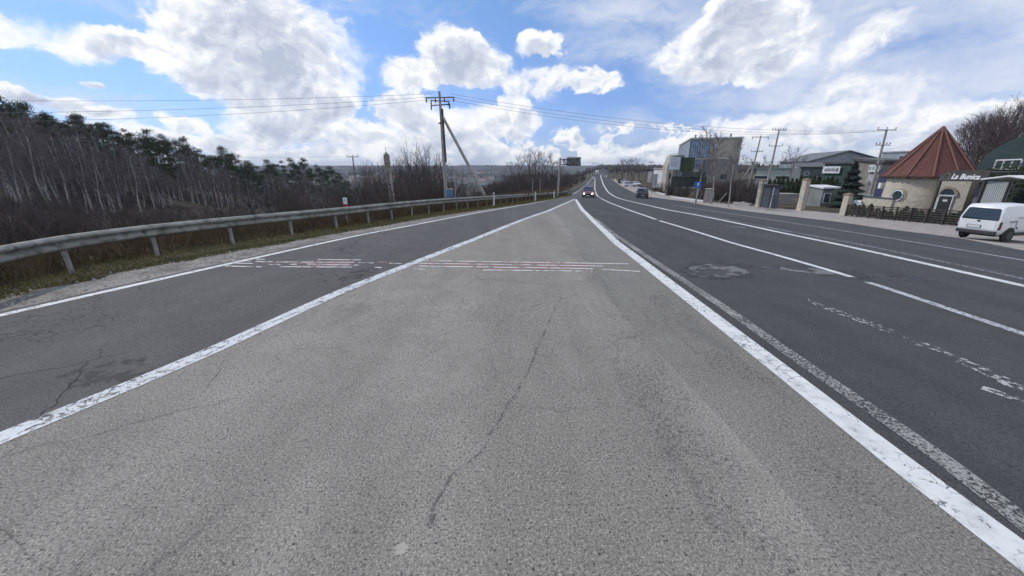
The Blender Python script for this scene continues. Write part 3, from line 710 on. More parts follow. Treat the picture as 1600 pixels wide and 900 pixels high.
for i, (pa, pb) in enumerate((((703, 146.5), (1375, 203.5)), ((699, 150.5), (1386, 204.5)), ((697, 155), (1397, 203)))):
    cable(PT(*pa, YP), PT(*pb, 52), 1.15 + .22 * i, ['topmost', 'middle', 'lowest'][i] + ' cable crossing high over the road from the braced pole', n=40, r=.012)
cable(PT(551, 244.5, 66), PT(-60, 236, 70), .5, 'thin cable from the small two-armed pole across the wood', r=.014)
cable(PT(1490, 205, 32), PT(1592, 240, 30), .3, 'thin cable from the tiled roof towards the right', r=.012)

# ------------------------------------------------------------------ trees
def spray(mb, p, d, L_, r, n, depth, spread, rnd, up=.1):
    """branching twigs from p along d"""
    d = d.normalized(); e = p + d * L_
    mb.tube([p, e], [r, r * .55], 3, False)
    if depth == 0: return
    for k in range(n):
        t = rnd.uniform(.25, 1.); q = p.lerp(e, t); a = Vector((rnd.gauss(0, 1), rnd.gauss(0, 1), rnd.gauss(0, 1)))
        nd = (d + a * spread + Vector((0, 0, up))).normalized()
        spray(mb, q, nd, L_ * rnd.uniform(.4, .65), max(.006, r * .55), n, depth - 1, spread, rnd, up)
def make_birch(seed, h=11):
    rnd = random.Random(seed); root = empty('birch_tree'); tk = MB(); cr = MB()
    pts = []; x = y = 0; lx, ly = rnd.uniform(-.05, .05), rnd.uniform(-.03, .03)
    for i in range(9): z = h * i / 8; pts.append(Vector((lx * z + .12 * math.sin(i * .9 + seed), ly * z + .1 * math.cos(i * 1.1 + seed), z - (.2 if i == 0 else 0))))
    tk.tube(pts, [.115 * (1 - i / 8.6) + .014 for i in range(9)], 7)
    for k in range(46):
        t = rnd.uniform(.30, .99); i = int(t * 8); p = pts[min(i, 8)].lerp(pts[min(i + 1, 8)], t * 8 - i); a = rnd.random() * 6.3
        L_ = h * .19 * (1.25 - t) + .35
        spray(cr, p, Vector((math.cos(a), math.sin(a), 1.1)), L_, .028, 4, 2, .38, rnd, .05)
    tk.build('trunk', m_bark_b, root, smooth=True); cr.build('crown', m_twig_b, root); return root
def make_bare(seed, h=9, mat=None, bmat=None, name='bare_tree', spread=.45, n0=16):
    rnd = random.Random(seed); root = empty(name); tk = MB(); cr = MB()
    tk.tube([(0, 0, -.3), (.05, .03, h * .18), (.12, -.05, h * .4), (.1, .08, h * .75)], [.2, .17, .12, .03], 8)
    for k in range(n0):
        t = rnd.uniform(.15, .75); a = rnd.random() * 6.3; p = Vector((.1, 0, h * t)); q = p + Vector((math.cos(a), math.sin(a), 1.3)).normalized() * h * .25 * (1.2 - t)
        tk.tube([p, q], [.07 * (1.1 - t), .035], 5)
        spray(cr, q, (q - p) + Vector((0, 0, .3)), h * .2, .035, 4, 3, spread, rnd, .1)
    tk.build('trunk', bmat or m_bark, root, smooth=True); cr.build('crown', mat or m_twig_p, root); return root
def make_shrub(seed, h=3.2, mat=None, name='bare_shrub', n=15):
    rnd = random.Random(seed); root = empty(name); st = MB(); cr = MB()
    for k in range(n):
        a = rnd.random() * 6.3; r = rnd.uniform(0, .5); p = Vector((math.cos(a) * r, math.sin(a) * r, -.2)); lean = rnd.uniform(.05, .5)
        d = Vector((math.cos(a) * lean, math.sin(a) * lean, 1)).normalized(); L_ = h * rnd.uniform(.4, .7); q = p + d * L_ * .6
        st.tube([p, q], [.035, .022], 4, False)
        spray(cr, q, d + Vector((rnd.gauss(0, .25), rnd.gauss(0, .25), 0)), L_ * .7, .022, 5, 2, .42, rnd, .08)
        spray(cr, p.lerp(q, .5), (d + Vector((rnd.gauss(0, .5), rnd.gauss(0, .5), .1))), L_ * .5, .018, 4, 2, .5, rnd, .05)
        spray(cr, p.lerp(q, .15), (d + Vector((rnd.gauss(0, 1.), rnd.gauss(0, 1.), .1))), L_ * .35, .018, 4, 2, .6, rnd, .05)
    st.build('stems', m_bark, root); cr.build('crown', mat or m_twig, root); return root
def leafquad(mb, p, s, rnd, el=1.):
    a = Vector((rnd.gauss(0, 1), rnd.gauss(0, 1), rnd.gauss(0, .6))).normalized(); b = a.orthogonal().normalized(); c = a.cross(b); ang = rnd.random() * 6.3
    u = (b * math.cos(ang) + c * math.sin(ang)) * s * el; w = (c * math.cos(ang) - b * math.sin(ang)) * s * .45
    mb.add([p - u, p + w * .8, p + u, p - w], [(0, 1, 2, 3)])
def make_pine(seed, h=14):
    rnd = random.Random(seed); root = empty('pine_tree'); tk = MB(); cr = MB(); lx = rnd.uniform(-.03, .03)
    tk.tube([(0, 0, -.3), (lx * h * .5, 0, h * .5), (lx * h, .05, h * .95)], [.2, .14, .04], 7)
    for k in range(34):
        t = rnd.uniform(.22, 1) ; z = h * t; a = rnd.random() * 6.3; R_ = h * .20 * (1.12 - t) ** .55 * rnd.uniform(.55, 1.1)
        p = Vector((lx * z, 0, z - .3)); q = p + Vector((math.cos(a) * R_, math.sin(a) * R_, R_ * .28)); tk.tube([p, q], [.04, .015], 3)
        for j in range(92):
            f = rnd.uniform(.35, 1.08); c = p.lerp(q, f); c = c + Vector((rnd.gauss(0, .38), rnd.gauss(0, .38), rnd.gauss(.1, .26))); leafquad(cr, c, rnd.uniform(.07, .16), rnd, 1.4)
    tk.build('trunk', m_bark_p, root, smooth=True); cr.build('crown', m_needle, root); return root
def make_cone(seed, h, rad, mat, name, cnt=2600, power=.9, size=.12, droop=True):
    rnd = random.Random(seed); root = empty(name); tk = MB(); cr = MB(); tk.tube([(0, 0, -.2), (0, 0, h * .9)], [.1, .02], 6)
    for k in range(cnt):
        t = rnd.random() ** 1.15; z = .1 + (h - .1) * t; a = rnd.random() * 6.3; lay = .75 + .25 * math.cos(t * 46) if droop else 1
        r = rad * (1 - t) ** power * lay * (1 + .22 * noise.noise((math.cos(a) * 2, math.sin(a) * 2, z * 1.3 + seed))) * math.sqrt(rnd.uniform(.35, 1))
        p = Vector((math.cos(a) * r, math.sin(a) * r, z - (r * .18 if droop else 0)))
        if droop:
            u = Vector((math.cos(a), math.sin(a), -.25)) * size * 1.5; w = Vector((-math.sin(a), math.cos(a), rnd.gauss(0, .3))) * size * .5; cr.add([p - u, p + w, p + u, p - w], [(0, 1, 2, 3)])
        else: leafquad(cr, p, size, rnd)
    tk.build('trunk', m_bark, root); cr.build('crown', mat, root); return root
ORD = ['leftmost', 'second', 'third', 'fourth', 'fifth', 'sixth', 'seventh', 'eighth', 'ninth', 'tenth', 'eleventh', 'twelfth', 'thirteenth', 'fourteenth', 'fifteenth', 'sixteenth']
def scatter(protos, spots, label, cat, group):
    small = len(spots) <= 16
    if small: spots = sorted(spots, key=lambda s: s[0] / s[1])
    idx = 0
    used = getattr(scatter, 'used', set()); scatter.used = used
    for (x, y, s, rz, lean) in spots:
        p = random.choice(protos)
        if p.name not in used: o = p; used.add(p.name)
        else: o = copy_tree(p)
        o.location = (x, y, G(x, y) - .05); o.scale = (s, s, s) if not isinstance(s, tuple) else s; o.rotation_euler = (lean, 0, rz) if lean else (0, 0, rz)
        lb = label
        if small: lb = label + ', ' + (ORD[idx] + (' from the left' if idx else ' one')); idx += 1
        elif 'ZONE' in label:
            px = 800 + F * x / (y * CT + (H - G(x, y)) * ST); lb = label.replace('ZONE', 'above the near left end of the guardrail' if px < 180 else 'left of the middle of the wood' if px < 330 else 'where the wood gets lower' if px < 460 else 'at the far low end of the wood')
        tag(o, lb, cat, group)
birches = [make_birch(i + 1, 11) for i in range(5)]
pines = [make_pine(i + 11, 14) for i in range(5)]
shrubs = [make_shrub(i + 21) for i in range(6)]
TL = [(-150, 130), (-60, 150), (0, 158), (25, 156), (60, 176), (110, 172), (150, 190), (168, 204), (200, 199), (250, 210), (300, 222), (350, 231), (395, 247), (430, 250), (465, 243), (490, 252), (520, 262), (545, 277), (560, 290)]
def YF(px): return lerp([(-150, 52), (0, 60), (250, 76), (400, 108), (545, 150), (600, 160)], px)
def forest_spots(n, px0, px1, dY, topoff, hbase, jit, lean=0):
    out = []
    for i in range(n):
        px = px0 + (px1 - px0) * (i + random.random()) / n; Y = YF(px) + random.uniform(*dY); py = lerp(TL, px) + random.uniform(*topoff)
        tp = PT(px, py, Y); g = G(tp.x, tp.y); h = tp.z - g
        if h < 2.5: continue
        s = h / hbase; sx = min(s, 1.15) if s > 1.15 else s; out.append((tp.x, tp.y, (max(.75, sx), max(.75, sx), s * random.uniform(.86, 1.07)), random.random() * 6.3, random.gauss(0, .03)))
    return out
scatter(pines, forest_spots(112, -60, 545, (-4, 20), (-4, 14), 14, 0), 'dark green pine in the back row, ZONE', 'tree', 'pines at the back of the left wood')
scatter(birches, forest_spots(124, -40, 530, (-24, -8), (14, 66), 11, 0), 'slender bare pale birch, ZONE', 'tree', 'birches at the front of the left wood')
scrubs = [make_shrub(i + 171, 5.2, m_twig_b, 'woodland_scrub', n=20) for i in range(4)]
scatter(scrubs, [(x, y, min(1.3, s_[2] * .95), r_, 0) for x, y, s_, r_, _ in forest_spots(85, -70, 545, (-20, 6), (45, 85), 11, 0)], 'greyish leafless undergrowth between the birch trunks, ZONE', 'bush', 'undergrowth inside the left wood')
sp = []
for i in range(112):                                   # brush below the wood and behind the rail
    px = random.uniform(-80, 720); Y = random.uniform(15, YF(px) - 16) if px < 545 else random.uniform(24, 120)
    q = PT(px, 300, Y)
    if XL(Y) - q.x < 3: continue
    g = G(q.x, q.y); lim = PT(px, lerp([(-80, 296), (60, 300), (150, 314), (300, 318), (380, 304), (450, 290), (545, 279), (620, 262), (690, 276), (720, 292)], px) + random.uniform(0, 15), Y).z
    s = (lim - g) / 3.2
    if s > .25: sp.append((q.x, q.y, (min(s, 1.9) * 1.25, min(s, 1.9) * 1.25, min(s, 1.9)), random.random() * 6.3, 0))
scatter(shrubs, sp, 'brown leafless bush behind the rail, ZONE', 'bush', 'bare bushes behind the left guardrail')
# tall bare thicket around the stub and the braced pole
tall = [make_shrub(i + 41, 4.6, m_twig, n=17) for i in range(3)]
sp = []
for px, Y, top in ((575, 60, 250), (598, 52, 242), (622, 46, 232), (640, 42, 218), (655, 46, 224), (668, 44, 222), (680, 50, 232), (648, 60, 236), (612, 66, 246), (700, 60, 250), (632, 36, 250), (716, 70, 270), (660, 36, 262), (585, 40, 276), (640, 33, 275), (560, 90, 262), (574, 100, 258), (590, 84, 260), (608, 95, 262), (626, 90, 258), (644, 100, 264), (664, 88, 260), (684, 96, 266), (704, 92, 272), (722, 90, 278), (738, 96, 284), (568, 70, 268)):
    q = PT(px, top, Y); g = G(q.x, q.y); s = (q.z - g) / 4.9; sp.append((q.x, q.y, (s * .8, s * .8, s), random.random() * 6, 0))
scatter(tall, sp, 'tall spiky leafless bush in the clump beside the braced pole', 'bush', 'tall bare clump beside the braced pole')
# wooded mound left of the far road
sp = []
for i in range(72):
    px = random.uniform(742, 906); Y = random.uniform(62, 175); q = PT(px, 300, Y)
    if XL(Y) - q.x < 3.0: continue
    top = lerp([(742, 296), (770, 280), (800, 266), (830, 262), (890, 262), (905, 266), (912, 276)], px) + random.uniform(0, 12)
    q = PT(px, top, Y); g = G(q.x, q.y); s = (q.z - g) / 3.2
    if s > .3: sp.append((q.x, q.y, (min(s, 2.6) * 1.2, min(s, 2.6) * 1.2, min(s, 2.6)), random.random() * 6.3, 0))
scatter(shrubs, sp, 'dark leafless bush on the wooded mound left of the far road', 'bush', 'bushes on the mound left of the far road')
sp = []
for i in range(34):
    Y = random.uniform(58, 185); x = XL(Y) - random.uniform(1.0, 9); s = random.uniform(.3, .75) * (1 + Y / 220); sp.append((x, Y, s, random.random() * 6.3, 0))
scatter(shrubs, sp, 'low brown scrub on the bank right behind the far guardrail', 'bush', 'low scrub behind the far guardrail')
bares = [make_bare(i + 61, 9) for i in range(4)]
sp = []
for px, Y, top in ((812, 130, 244), (828, 120, 232), (842, 125, 236), (856, 130, 240), (864, 140, 243), (800, 140, 254), (836, 140, 240), (876, 120, 250)):
    q = PT(px, top, Y); g = G(q.x, q.y); s = (q.z - g) / 9.2; sp.append((q.x, q.y, (s * 1.0, s * 1.0, s), random.random() * 6, 0))
scatter(bares, sp, 'bare tree standing above the mound left of the far road', 'tree', 'bare trees above the mound')
# clump right of the far road
sp = []
for px, Y, top in ((966, 175, 256), (975, 165, 250), (984, 165, 246), (992, 160, 249), (1001, 165, 255), (960, 190, 260), (1010, 170, 262), (972, 200, 256), (988, 190, 250)):
    q = PT(px, top, Y); g = G(q.x, q.y); s = (q.z - g) / 9.2; sp.append((q.x, q.y, (s * 1.1, s * 1.1, s), random.random() * 6, 0))
scatter(bares, sp, 'bare tree in the round clump right of the far road', 'tree', 'bare clump right of the far road')
sp = []
for i in range(60):
    px = random.uniform(955, 1330); Y = lerp([(955, 185), (1010, 105), (1045, 72), (1100, 56), (1200, 56), (1330, 60)], px) + random.uniform(0, 26); q = PT(px, 300, Y)
    if q.x - fFR(Y) < 1.4: continue
    top = lerp([(955, 268), (1000, 270), (1040, 280), (1060, 277), (1100, 274), (1140, 270), (1200, 284), (1330, 290)], px) + random.uniform(0, 14)
    q = PT(px, top, Y); g = G(q.x, q.y); s = (q.z - g) / 3.2
    if s > .2: sp.append((q.x, q.y, min(s, 2.0), random.random() * 6.3, 0))
scatter(shrubs, sp, 'dark leafless bush in the hedge along the right side of the road', 'bush', 'bushes along the right side of the road')
sp = []
for i in range(42):
    px = 1020 + 168 * random.random(); ky = lerp([(1020, 298.5), (1045, 306), (1097, 313), (1140, 317), (1190, 321)], px); b0 = bp(px, ky); Y = b0.y * 1.03 + random.uniform(1.0, 9); q = PT(px, lerp([(1020, 283), (1060, 285), (1100, 281), (1140, 274), (1165, 276), (1190, 286)], px) + random.uniform(-2, 12), Y); g = G(q.x, q.y); s = (q.z - g) / 3.2
    if s > .2: sp.append((q.x, q.y, s, random.random() * 6.3, 0))
scatter(shrubs, sp, 'brown leafless bush close behind the white kerb on the right', 'bush', 'bushes close behind the right kerb')
rb = [make_birch(i + 81, 11) for i in range(3)]
for (px, Y, top, lab) in ((1101, 50, 206, 'bare pale birch left of its two neighbours in front of the glass building'), (1124, 54, 213, 'middle bare birch in front of the tan wall of the glass building'), (1151, 50, 222, 'bare birch in front of the right end of the tan building')):
    o = rb.pop(0); q = PT(px + 3, top, Y); g = G(q.x, q.y); s = (q.z - g) / 11; o.location = (q.x, q.y, g); o.scale = (s, s, s); tag(o, lab, 'tree')
o = make_bare(91, 9); q = PT(1246, 228, 85); g = G(q.x, q.y); s = (q.z - g) / 9.2; o.location = (q.x, q.y, g); o.scale = (s, s, s); tag(o, 'bare round tree in front of the grey warehouse gable', 'tree')
sp = []
for px, Y, top in ((1532, 56, 180), (1552, 52, 172), (1575, 54, 162), (1598, 50, 156), (1622, 54, 152), (1586, 52, 168), (1565, 50, 182), (1562, 60, 180), (1590, 58, 170), (1512, 58, 215), (1545, 66, 200)):
    q = PT(px, top, Y); g = G(q.x, q.y); s = (q.z - g) / 9.4; sp.append((q.x, q.y, (s * .8, s * .8, s), random.random() * 6, 0))
dense = [make_bare(i + 101, 9, n0=34) for i in range(3)]
scatter(dense, sp, 'tall dense leafless tree behind the green arched hall', 'tree', 'tall bare trees behind the green hall')
sp = []
for px, Y, top in ((1168, 140, 244), (1180, 150, 247), (1200, 150, 244), (1230, 130, 246), (1262, 140, 244)):
    q = PT(px, top, Y); g = G(q.x, q.y); s = (q.z - g) / 9.4; sp.append((q.x, q.y, s, random.random() * 6, 0))
scatter(bares, sp, 'hazy bare tree on the skyline behind the utility poles', 'tree', 'bare trees behind the right utility poles')
thujas = [make_cone(i + 120, 3.6, .55, m_thuja, 'thuja_tree', 1500, .45, .10, False) for i in range(3)]
sp = []
for i in range(16):
    px = 1204 + i * 7.0; Y = 61 + random.uniform(-1, 1); q = PT(px, 274 + random.uniform(0, 6), Y); g = G(q.x, q.y); s = (q.z - g) / 3.6; sp.append((q.x, q.y, (1, 1, s), random.random() * 6, 0))
scatter(thujas, sp, 'dark green columnar thuja in the row behind the stone gate', 'tree', 'thuja row behind the stone gate')
o = make_cone(140, 5, 2.15, M('spruce_needles', (.045, .068, .052), (.065, .09, .07), 1.5, .8), 'spruce_tree', 6500, .85, .15); q = PT(1338, 254, 47); g = G(q.x, q.y); s = (q.z - g) / 5; o.location = (q.x, q.y, g); o.scale = (s, s, s); tag(o, 'dark green spruce between the gate and the stone tower', 'tree')

# ------------------------------------------------------------------ buildings
def frame(pa, pb, Ya, Yb, py=300):
    """local frame: origin below pixel pa at distance Ya, x axis towards pixel pb at distance Yb"""
    A = PT(pa, py, Ya); Bq = PT(pb, py, Yb); d = Vector((Bq.x - A.x, Bq.y - A.y, 0)); g = min(G(A.x, A.y), G(Bq.x, Bq.y)) - .1
    return Vector((A.x, A.y, g)), math.atan2(d.y, d.x), d.length
def zt(px, py, Y, g): return PT(px, py, Y).z - g
m_glassb_frame = M('grey_mullion', (.14, .18, .24), (.10, .13, .18), 3, .5)
m_tan = M('tan_panels', (.46, .42, .34), (.38, .345, .28), .35, .85)
def glass_building():
    A, rz, W = frame(1079, 1159, 150, 144.8, 225); g = A.z; h = zt(1079, 217.5, 150, g)
    root = empty('glass_building', A, rz, 'modern block with blue glass corner and tan upper walls', 'building'); D = 46.
    MB().box((W / 2, D / 2, h / 2), (W, D, h)).build('wall', m_tan, root)
    MB().box((W / 2, D / 2, h + .25), (W + .7, D + .7, .5)).build('roof', M('pale_parapet', (.62, .62, .60), (.5, .5, .48), 1, .8), root)
    f1 = h * .57
    for k, (z0, z1) in enumerate(((f1 + .4, h - .6), (h * .2, f1 - .5))):
        x1 = W * (.385 if k == 0 else .345)
        wdw = MB().box((x1 / 2 + .2, -.06, (z0 + z1) / 2), (x1 - .2, .1, z1 - z0)).build('window', m_glass_b, root)
        fr = MB()
        for i in range(9): fr.box((.2 + (x1 - .2) * i / 8, -.16, (z0 + z1) / 2), (.22 if i % 4 else .4, .14, z1 - z0 + .3))
        for zz in (z0, z1, z0 + (z1 - z0) * .7): fr.box((x1 / 2 + .1, -.17, zz), (x1 + .1, .16, .22))
        fr.build('frame', m_glassb_frame, wdw)
        sw = MB().box((-.06, D / 2, (z0 + z1) / 2), (.1, D - .6, z1 - z0)).build('window', m_glass_b, root)
        fr = MB()
        for i in range(17): fr.box((-.14, .3 + (D - .6) * i / 16, (z0 + z1) / 2), (.10, .34, z1 - z0 + .3))
        fr.build('frame', m_glassb_frame, sw)
    mb = MB(); mb.box((W / 2, -.15, f1), (W + .2, .3, .45)); mb.box((-.15, D / 2, f1), (.3, D, .45)); mb.build('floor_band', M('pale_band', (.55, .54, .50), (.45, .44, .41), 1, .8), root)
    MB().box((W * .52, -.12, h * .84), (1.6, .2, 1.4)).build('vent', m_white, root)
    mb = MB(); mb.box((W * .2, -.08, h * .17), (W * .14, .14, 1.6)); mb.box((W * .75, -.08, h * .17), (W * .12, .14, 1.6)); mb.build('lower_window', m_glass, root)
    MB().box((W * .62, -.06, h * .28), (W * .72, .1, h * .56)).build('grey_panels', M('grey_cladding', (.30, .28, .25), (.24, .225, .21), .8, .85), root)
    mb = MB(); 
    for x in (.1, .4, .8): mb.box((W * x, 3, h + 1.1), (.6, .6, 1.3))
    mb.build('roof_vent', m_conc, root)
glass_building()
def simple_building(name, pa, pb, Ya, Yb, ptop, label, wall, roofm, depth=10, roof='flat', over=.3, wins=(), rise=1.5, cat='building', ridge_px=None, winmat=None):
    A, rz, W = frame(pa, pb, Ya, Yb); g = A.z; h = zt(pa, ptop, Ya, g); root = empty(name, A, rz, label, cat)
    MB().box((W / 2, depth / 2, h / 2), (W, depth, h)).build('wall', wall, root)
    if roof == 'flat': MB().box((W / 2, depth / 2, h + .15), (W + over * 2, depth + over * 2, .3)).build('roof', roofm, root)
    elif roof == 'gable_front':
        k = .5 if ridge_px is None else ridge_px
        MB().prism([(0, h), (W, h), (W * k, h + rise)], .03, depth - .03).build('gable', wall, root)
        MB().prism([(-over, h - .1), (W * k, h + rise + .02), (W + over, h - .1), (W + over, h + .12), (W * k, h + rise + .28), (-over, h + .12)], -over, depth + over).build('roof', roofm, root)
    elif roof == 'shed': MB().prism([(-over, h + .0), (depth + over, h + rise), (depth + over, h + rise + .2), (-over, h + .2)], -over, W + over, 'x').build('roof', roofm, root)
    elif roof == 'slope': MB().prism([(-over, h), (W + over, h - rise), (W + over, h - rise + .35), (-over, h + .35)], -over, depth).build('roof', roofm, root)
    for (fx_, fz, w, hh) in wins:
        f = MB().box((W * fx_, -.03, h * fz), (w, .08, hh)).build('window', winmat or m_glass, root)
        fr = MB(); 
        for s in (-1, 1): fr.box((W * fx_ + s * w / 2, -.05, h * fz), (.08, .12, hh + .1)); fr.box((W * fx_, -.051, h * fz + s * hh / 2), (w, .12, .08))
        fr.build('frame', m_white, f)
    return root, W, h
m_dk = M('dark_roof_sheet', (.07, .07, .07), (.11, .11, .11), 1, .6)
m_pg = M('pale_grey_sheet', (.34, .38, .40), (.26, .29, .31), .5, .7)
m_grn = M('dark_green_sheet', (.035, .06, .05), (.05, .08, .065), 1, .6)
simple_building('warehouse', 1256, 1368, 110, 105, 252, 'large pale grey warehouse with a low gable behind the shops', m_pg, M('grey_roof', (.16, .18, .18), (.12, .13, .14), 1, .6), 25, 'gable_front', .6, rise=2.5, ridge_px=.5)
simple_building('office_building', 1362, 1425, 100, 92, 239, 'pale grey flat roofed building behind the leaning pole', m_pg, m_pg, 14, 'flat', .2, [(.55, .86, 1.6, .8)])
simple_building('shed_building', 1176, 1262, 105, 98, 264, 'long low pale green and white shed behind the thuja row', M('pale_green_wall', (.36, .44, .40), (.42, .42, .36), .2, .8), M('teal_roof', (.20, .32, .31), (.15, .25, .25), .4, .6), 8, 'flat', .3, [(.1, .6, 3, .8), (.5, .6, 3, .8), (.8, .6, 2, .8)])
r_, W_, h_ = simple_building('shop_building', 1244, 1290, 76, 74, 262, 'dark grey shop with a round white emblem left of the white sign board', M('grey_green_wall', (.16, .19, .18), (.12, .14, .14), .7, .8), m_dk, 8, 'shed', .3, [(.75, .6, 1.5, 1.2)], rise=.8)
mb = MB(); 
for k, zz in enumerate((.80, .60)): mb.lathe([(.25, 0), (.5, 0), (.5, .06), (.25, .06), (.25, 0)], (0, 0, 0), 18)
o = mb.build('emblem', m_white, r_); o.rotation_euler = (R(90), 0, 0); o.location = (1.0, -.02, h_ * .8)
o2 = o.copy(); COL.objects.link(o2); o2.parent = r_; o2.location = (.9, -.02, h_ * .8 - 1.05)
r_, W_, h_ = simple_building('shop_building', 1279, 1320, 70, 66, 256, 'dark green shop carrying a long white sign board', m_grn, m_dk, 8, 'flat', .25)
bd = MB().box((W_ * .33, -.25, h_ - 1.0), (W_ * .66, .12, 1.15)).build('sign_board', m_white, r_); mk = MB()
for i, ww in enumerate((.25, .3, .22, .3, .22, .28)): mk.box((W_ * .12 + i * .36, -.33, h_ - 1.0), (ww, .02, .42)); mk.box((W_ * .12 + i * .36, -.345, h_ - 1.0 + (.07 if i % 2 else -.05)), (ww * .4, .02, .5))
mk.box((W_ * .56, -.33, h_ - 1.0), (.35, .02, .6)); mk.build('lettering', M('grey_lettering', (.20, .22, .24), (.3, .3, .32), 3, .7), bd)
r_, W_, h_ = simple_building('shop_building', 1321, 1367, 62, 58, 250, 'stone fronted shop with slanting dark roof behind the spruce', M('rough_stone_wall', (.30, .28, .24), (.22, .2, .17), 1.5, .9), m_dk, 7, 'slope', .3, rise=.5)
bd = MB().box((W_ * .8, -.2, h_ - 1.25), (W_ * .34, .12, 1.0)).build('sign_board', m_white, r_); mk = MB()
for i in range(4): mk.box((W_ * .68 + i * .42, -.27, h_ - 1.25 + .05 * (i % 2)), (.28, .02, .5))
mk.build('lettering', M('grey_green_lettering', (.25, .3, .27), (.35, .38, .36), 5, .7), bd)
gm = MB()
for i in range(26): gm.tube([Vector((W_ * random.uniform(.66, .95), -.2, h_ - random.uniform(2.1, 3.4))), Vector((W_ * random.uniform(.66, .95), -.22, h_ - random.uniform(2.1, 3.4)))], .03, 4)
gm.build('lattice', m_white, r_)
simple_building('blue_hoarding', 1366, 1384, 44, 43, 264, 'dark blue panel wall left of the stone tower', M('dark_blue_panel', (.045, .05, .13), (.06, .06, .11), 1, .6), m_dk, .3, 'flat', .03, cat='wall')
q = PT(1376.5, 293, 37); b_ = MB().box((0, 0, .12), (.42, .25, .52)); b_.box((0, -.13, .12), (.3, .02, .4)); b_ = b_.build('meter_box', m_white, bevel=.02); b_.location = (q.x, q.y, q.z + .05); tag(b_, 'small white meter box on the blue panel beside the tower', 'box')
# buildings further along the road
simple_building('low_house', 1018, 1034, 128, 118, 264, 'low pale house left of the beige stepped building', m_whitep, m_conc, 10, 'flat', .3, [(.3, .55, 1.5, 1)])
def beige():
    A, rz, W = frame(1038, 1048, 104, 104); g = A.z; h = zt(1040, 243, 100, g); root = empty('beige_building', A, rz, 'narrow beige building with rough stepped top and two dark slits', 'building')
    MB().prism([(0, 0), (W, 0), (W, h), (W * .5, h + .2), (W * .3, h * .9), (0, h * .72)], 0, 3).build('wall', M('beige_stone', (.46, .42, .36), (.36, .32, .27), .8, .9), root)
    for zz in (.45, .74): MB().box((W * .55, -.05, h * zz), (.5, .12, 1.3)).build('window', m_glass, root)
beige()
simple_building('grey_block', 1047, 1062, 110, 110, 244, 'grey flat block behind the white billboard', M('slate_wall', (.20, .22, .24), (.15, .17, .18), 1, .8), m_conc, 4, 'flat', .2)
def panel(name, p0, p1, ytop, ybot, Ya, Yb, mat, label, cat, legs=True, th=.15, extra=None):
    A = PT(p0, ybot, Ya); Bq = PT(p1, ybot, Yb); g = G((A.x + Bq.x) / 2, (A.y + Bq.y) / 2); d = Vector((Bq.x - A.x, Bq.y - A.y, 0)); z0 = A.z - g; z1 = PT(p0, ytop, Ya).z - g
    root = empty(name, (A.x, A.y, g), math.atan2(d.y, d.x), label, cat); W = d.length
    b_ = MB().box((W / 2, 0, (z0 + z1) / 2), (W, th, z1 - z0)).build('panel', mat, root)
    if legs:
        for x in (.15, .85): MB().box((W * x, th, z0 / 2), (.12, .12, z0)).build('leg', m_iron, root)
    if extra: extra(b_, W, z0, z1)
    return root
def bill(b_, W, z0, z1):
    mk = MB(); H_ = z1 - z0
    for i, (w, zz, t) in enumerate(((.35, .9, .06), (.5, .78, .05), (.7, .55, .12), (.55, .42, .05), (.6, .34, .04), (.5, .27, .04))): mk.box((W * .48, -.1, z0 + H_ * zz), (W * w, .03, H_ * t))
    mk.build('lettering', M('billboard_print', (.40, .44, .52), (.55, .58, .64), 4, .7), b_)
panel('billboard', 1045, 1061, 245, 265, 84, 84, M('billboard_face', (.62, .66, .74), (.56, .60, .68), .8, .6), 'tall white billboard with grey print above the hedge', 'billboard', extra=bill)
panel('garden_centre_panel', 1062, 1083, 246, 268, 90, 90, M('leafy_print', (.02, .04, .03), (.055, .10, .035), .9, .7, fine=2.5), 'dark green garden picture panel right of the white billboard', 'billboard')
fdat = {}
def text(body, name, size, mat, parent, loc, rot=(R(90), 0, 0), shear=0, ext=.012, bold=.0, align='LEFT'):
    c = bpy.data.curves.new(name, 'FONT'); c.body = body; c.size = size; c.extrude = ext; c.shear = shear; c.offset = bold; c.align_x = align; c.resolution_u = 3
    o = bpy.data.objects.new(name, c); COL.objects.link(o); dg = bpy.context.evaluated_depsgraph_get(); me = bpy.data.meshes.new_from_object(o.evaluated_get(dg)); bpy.data.objects.remove(o)
    me.materials.clear(); me.materials.append(mat); o = bpy.data.objects.new(name, me); COL.objects.link(o); o.parent = parent; o.location = loc; o.rotation_euler = rot; return o
def shopsign(b_, W, z0, z1):
    text('Magazin', 'lettering', (z1 - z0) * .95, m_white, b_, (W * .05, -.1, z0 + (z1 - z0) * .2), bold=.03)
    mk = MB()
    for i in range(6): mk.box((W * (.60 + i * .055), -.1, z0 + (z1 - z0) * .42), (W * .03, .03, (z1 - z0) * (.5 if i % 2 else .62)))
    mk.build('lettering', m_white, b_)
panel('shop_fascia', 1064, 1102, 268, 275.5, 78, 78, m_grn, 'dark green shop fascia with white lettering under the garden panel', 'shop sign', extra=shopsign, th=.3)
panel('green_wall', 1048, 1102, 275.6, 292, 80, 79, M('green_black_wall', (.03, .045, .04), (.06, .07, .055), .8, .8), 'dark shop wall under the green fascia', 'wall', legs=False, th=.2)
for (p0, p1, t_, b2, Y_, mt, lb) in ((1012, 1017, 268, 285, 112, m_whitep, 'slim white advertising pillar left of the dark gatehouse'), (1019, 1026, 272, 291, 96, M('silver_panel', (.40, .43, .47), (.3, .32, .36), 1, .5), 'silver advertising panel beside the parked cars')):
    panel('advertising_board', p0, p1, t_, b2, Y_, Y_, mt, lb, 'sign')

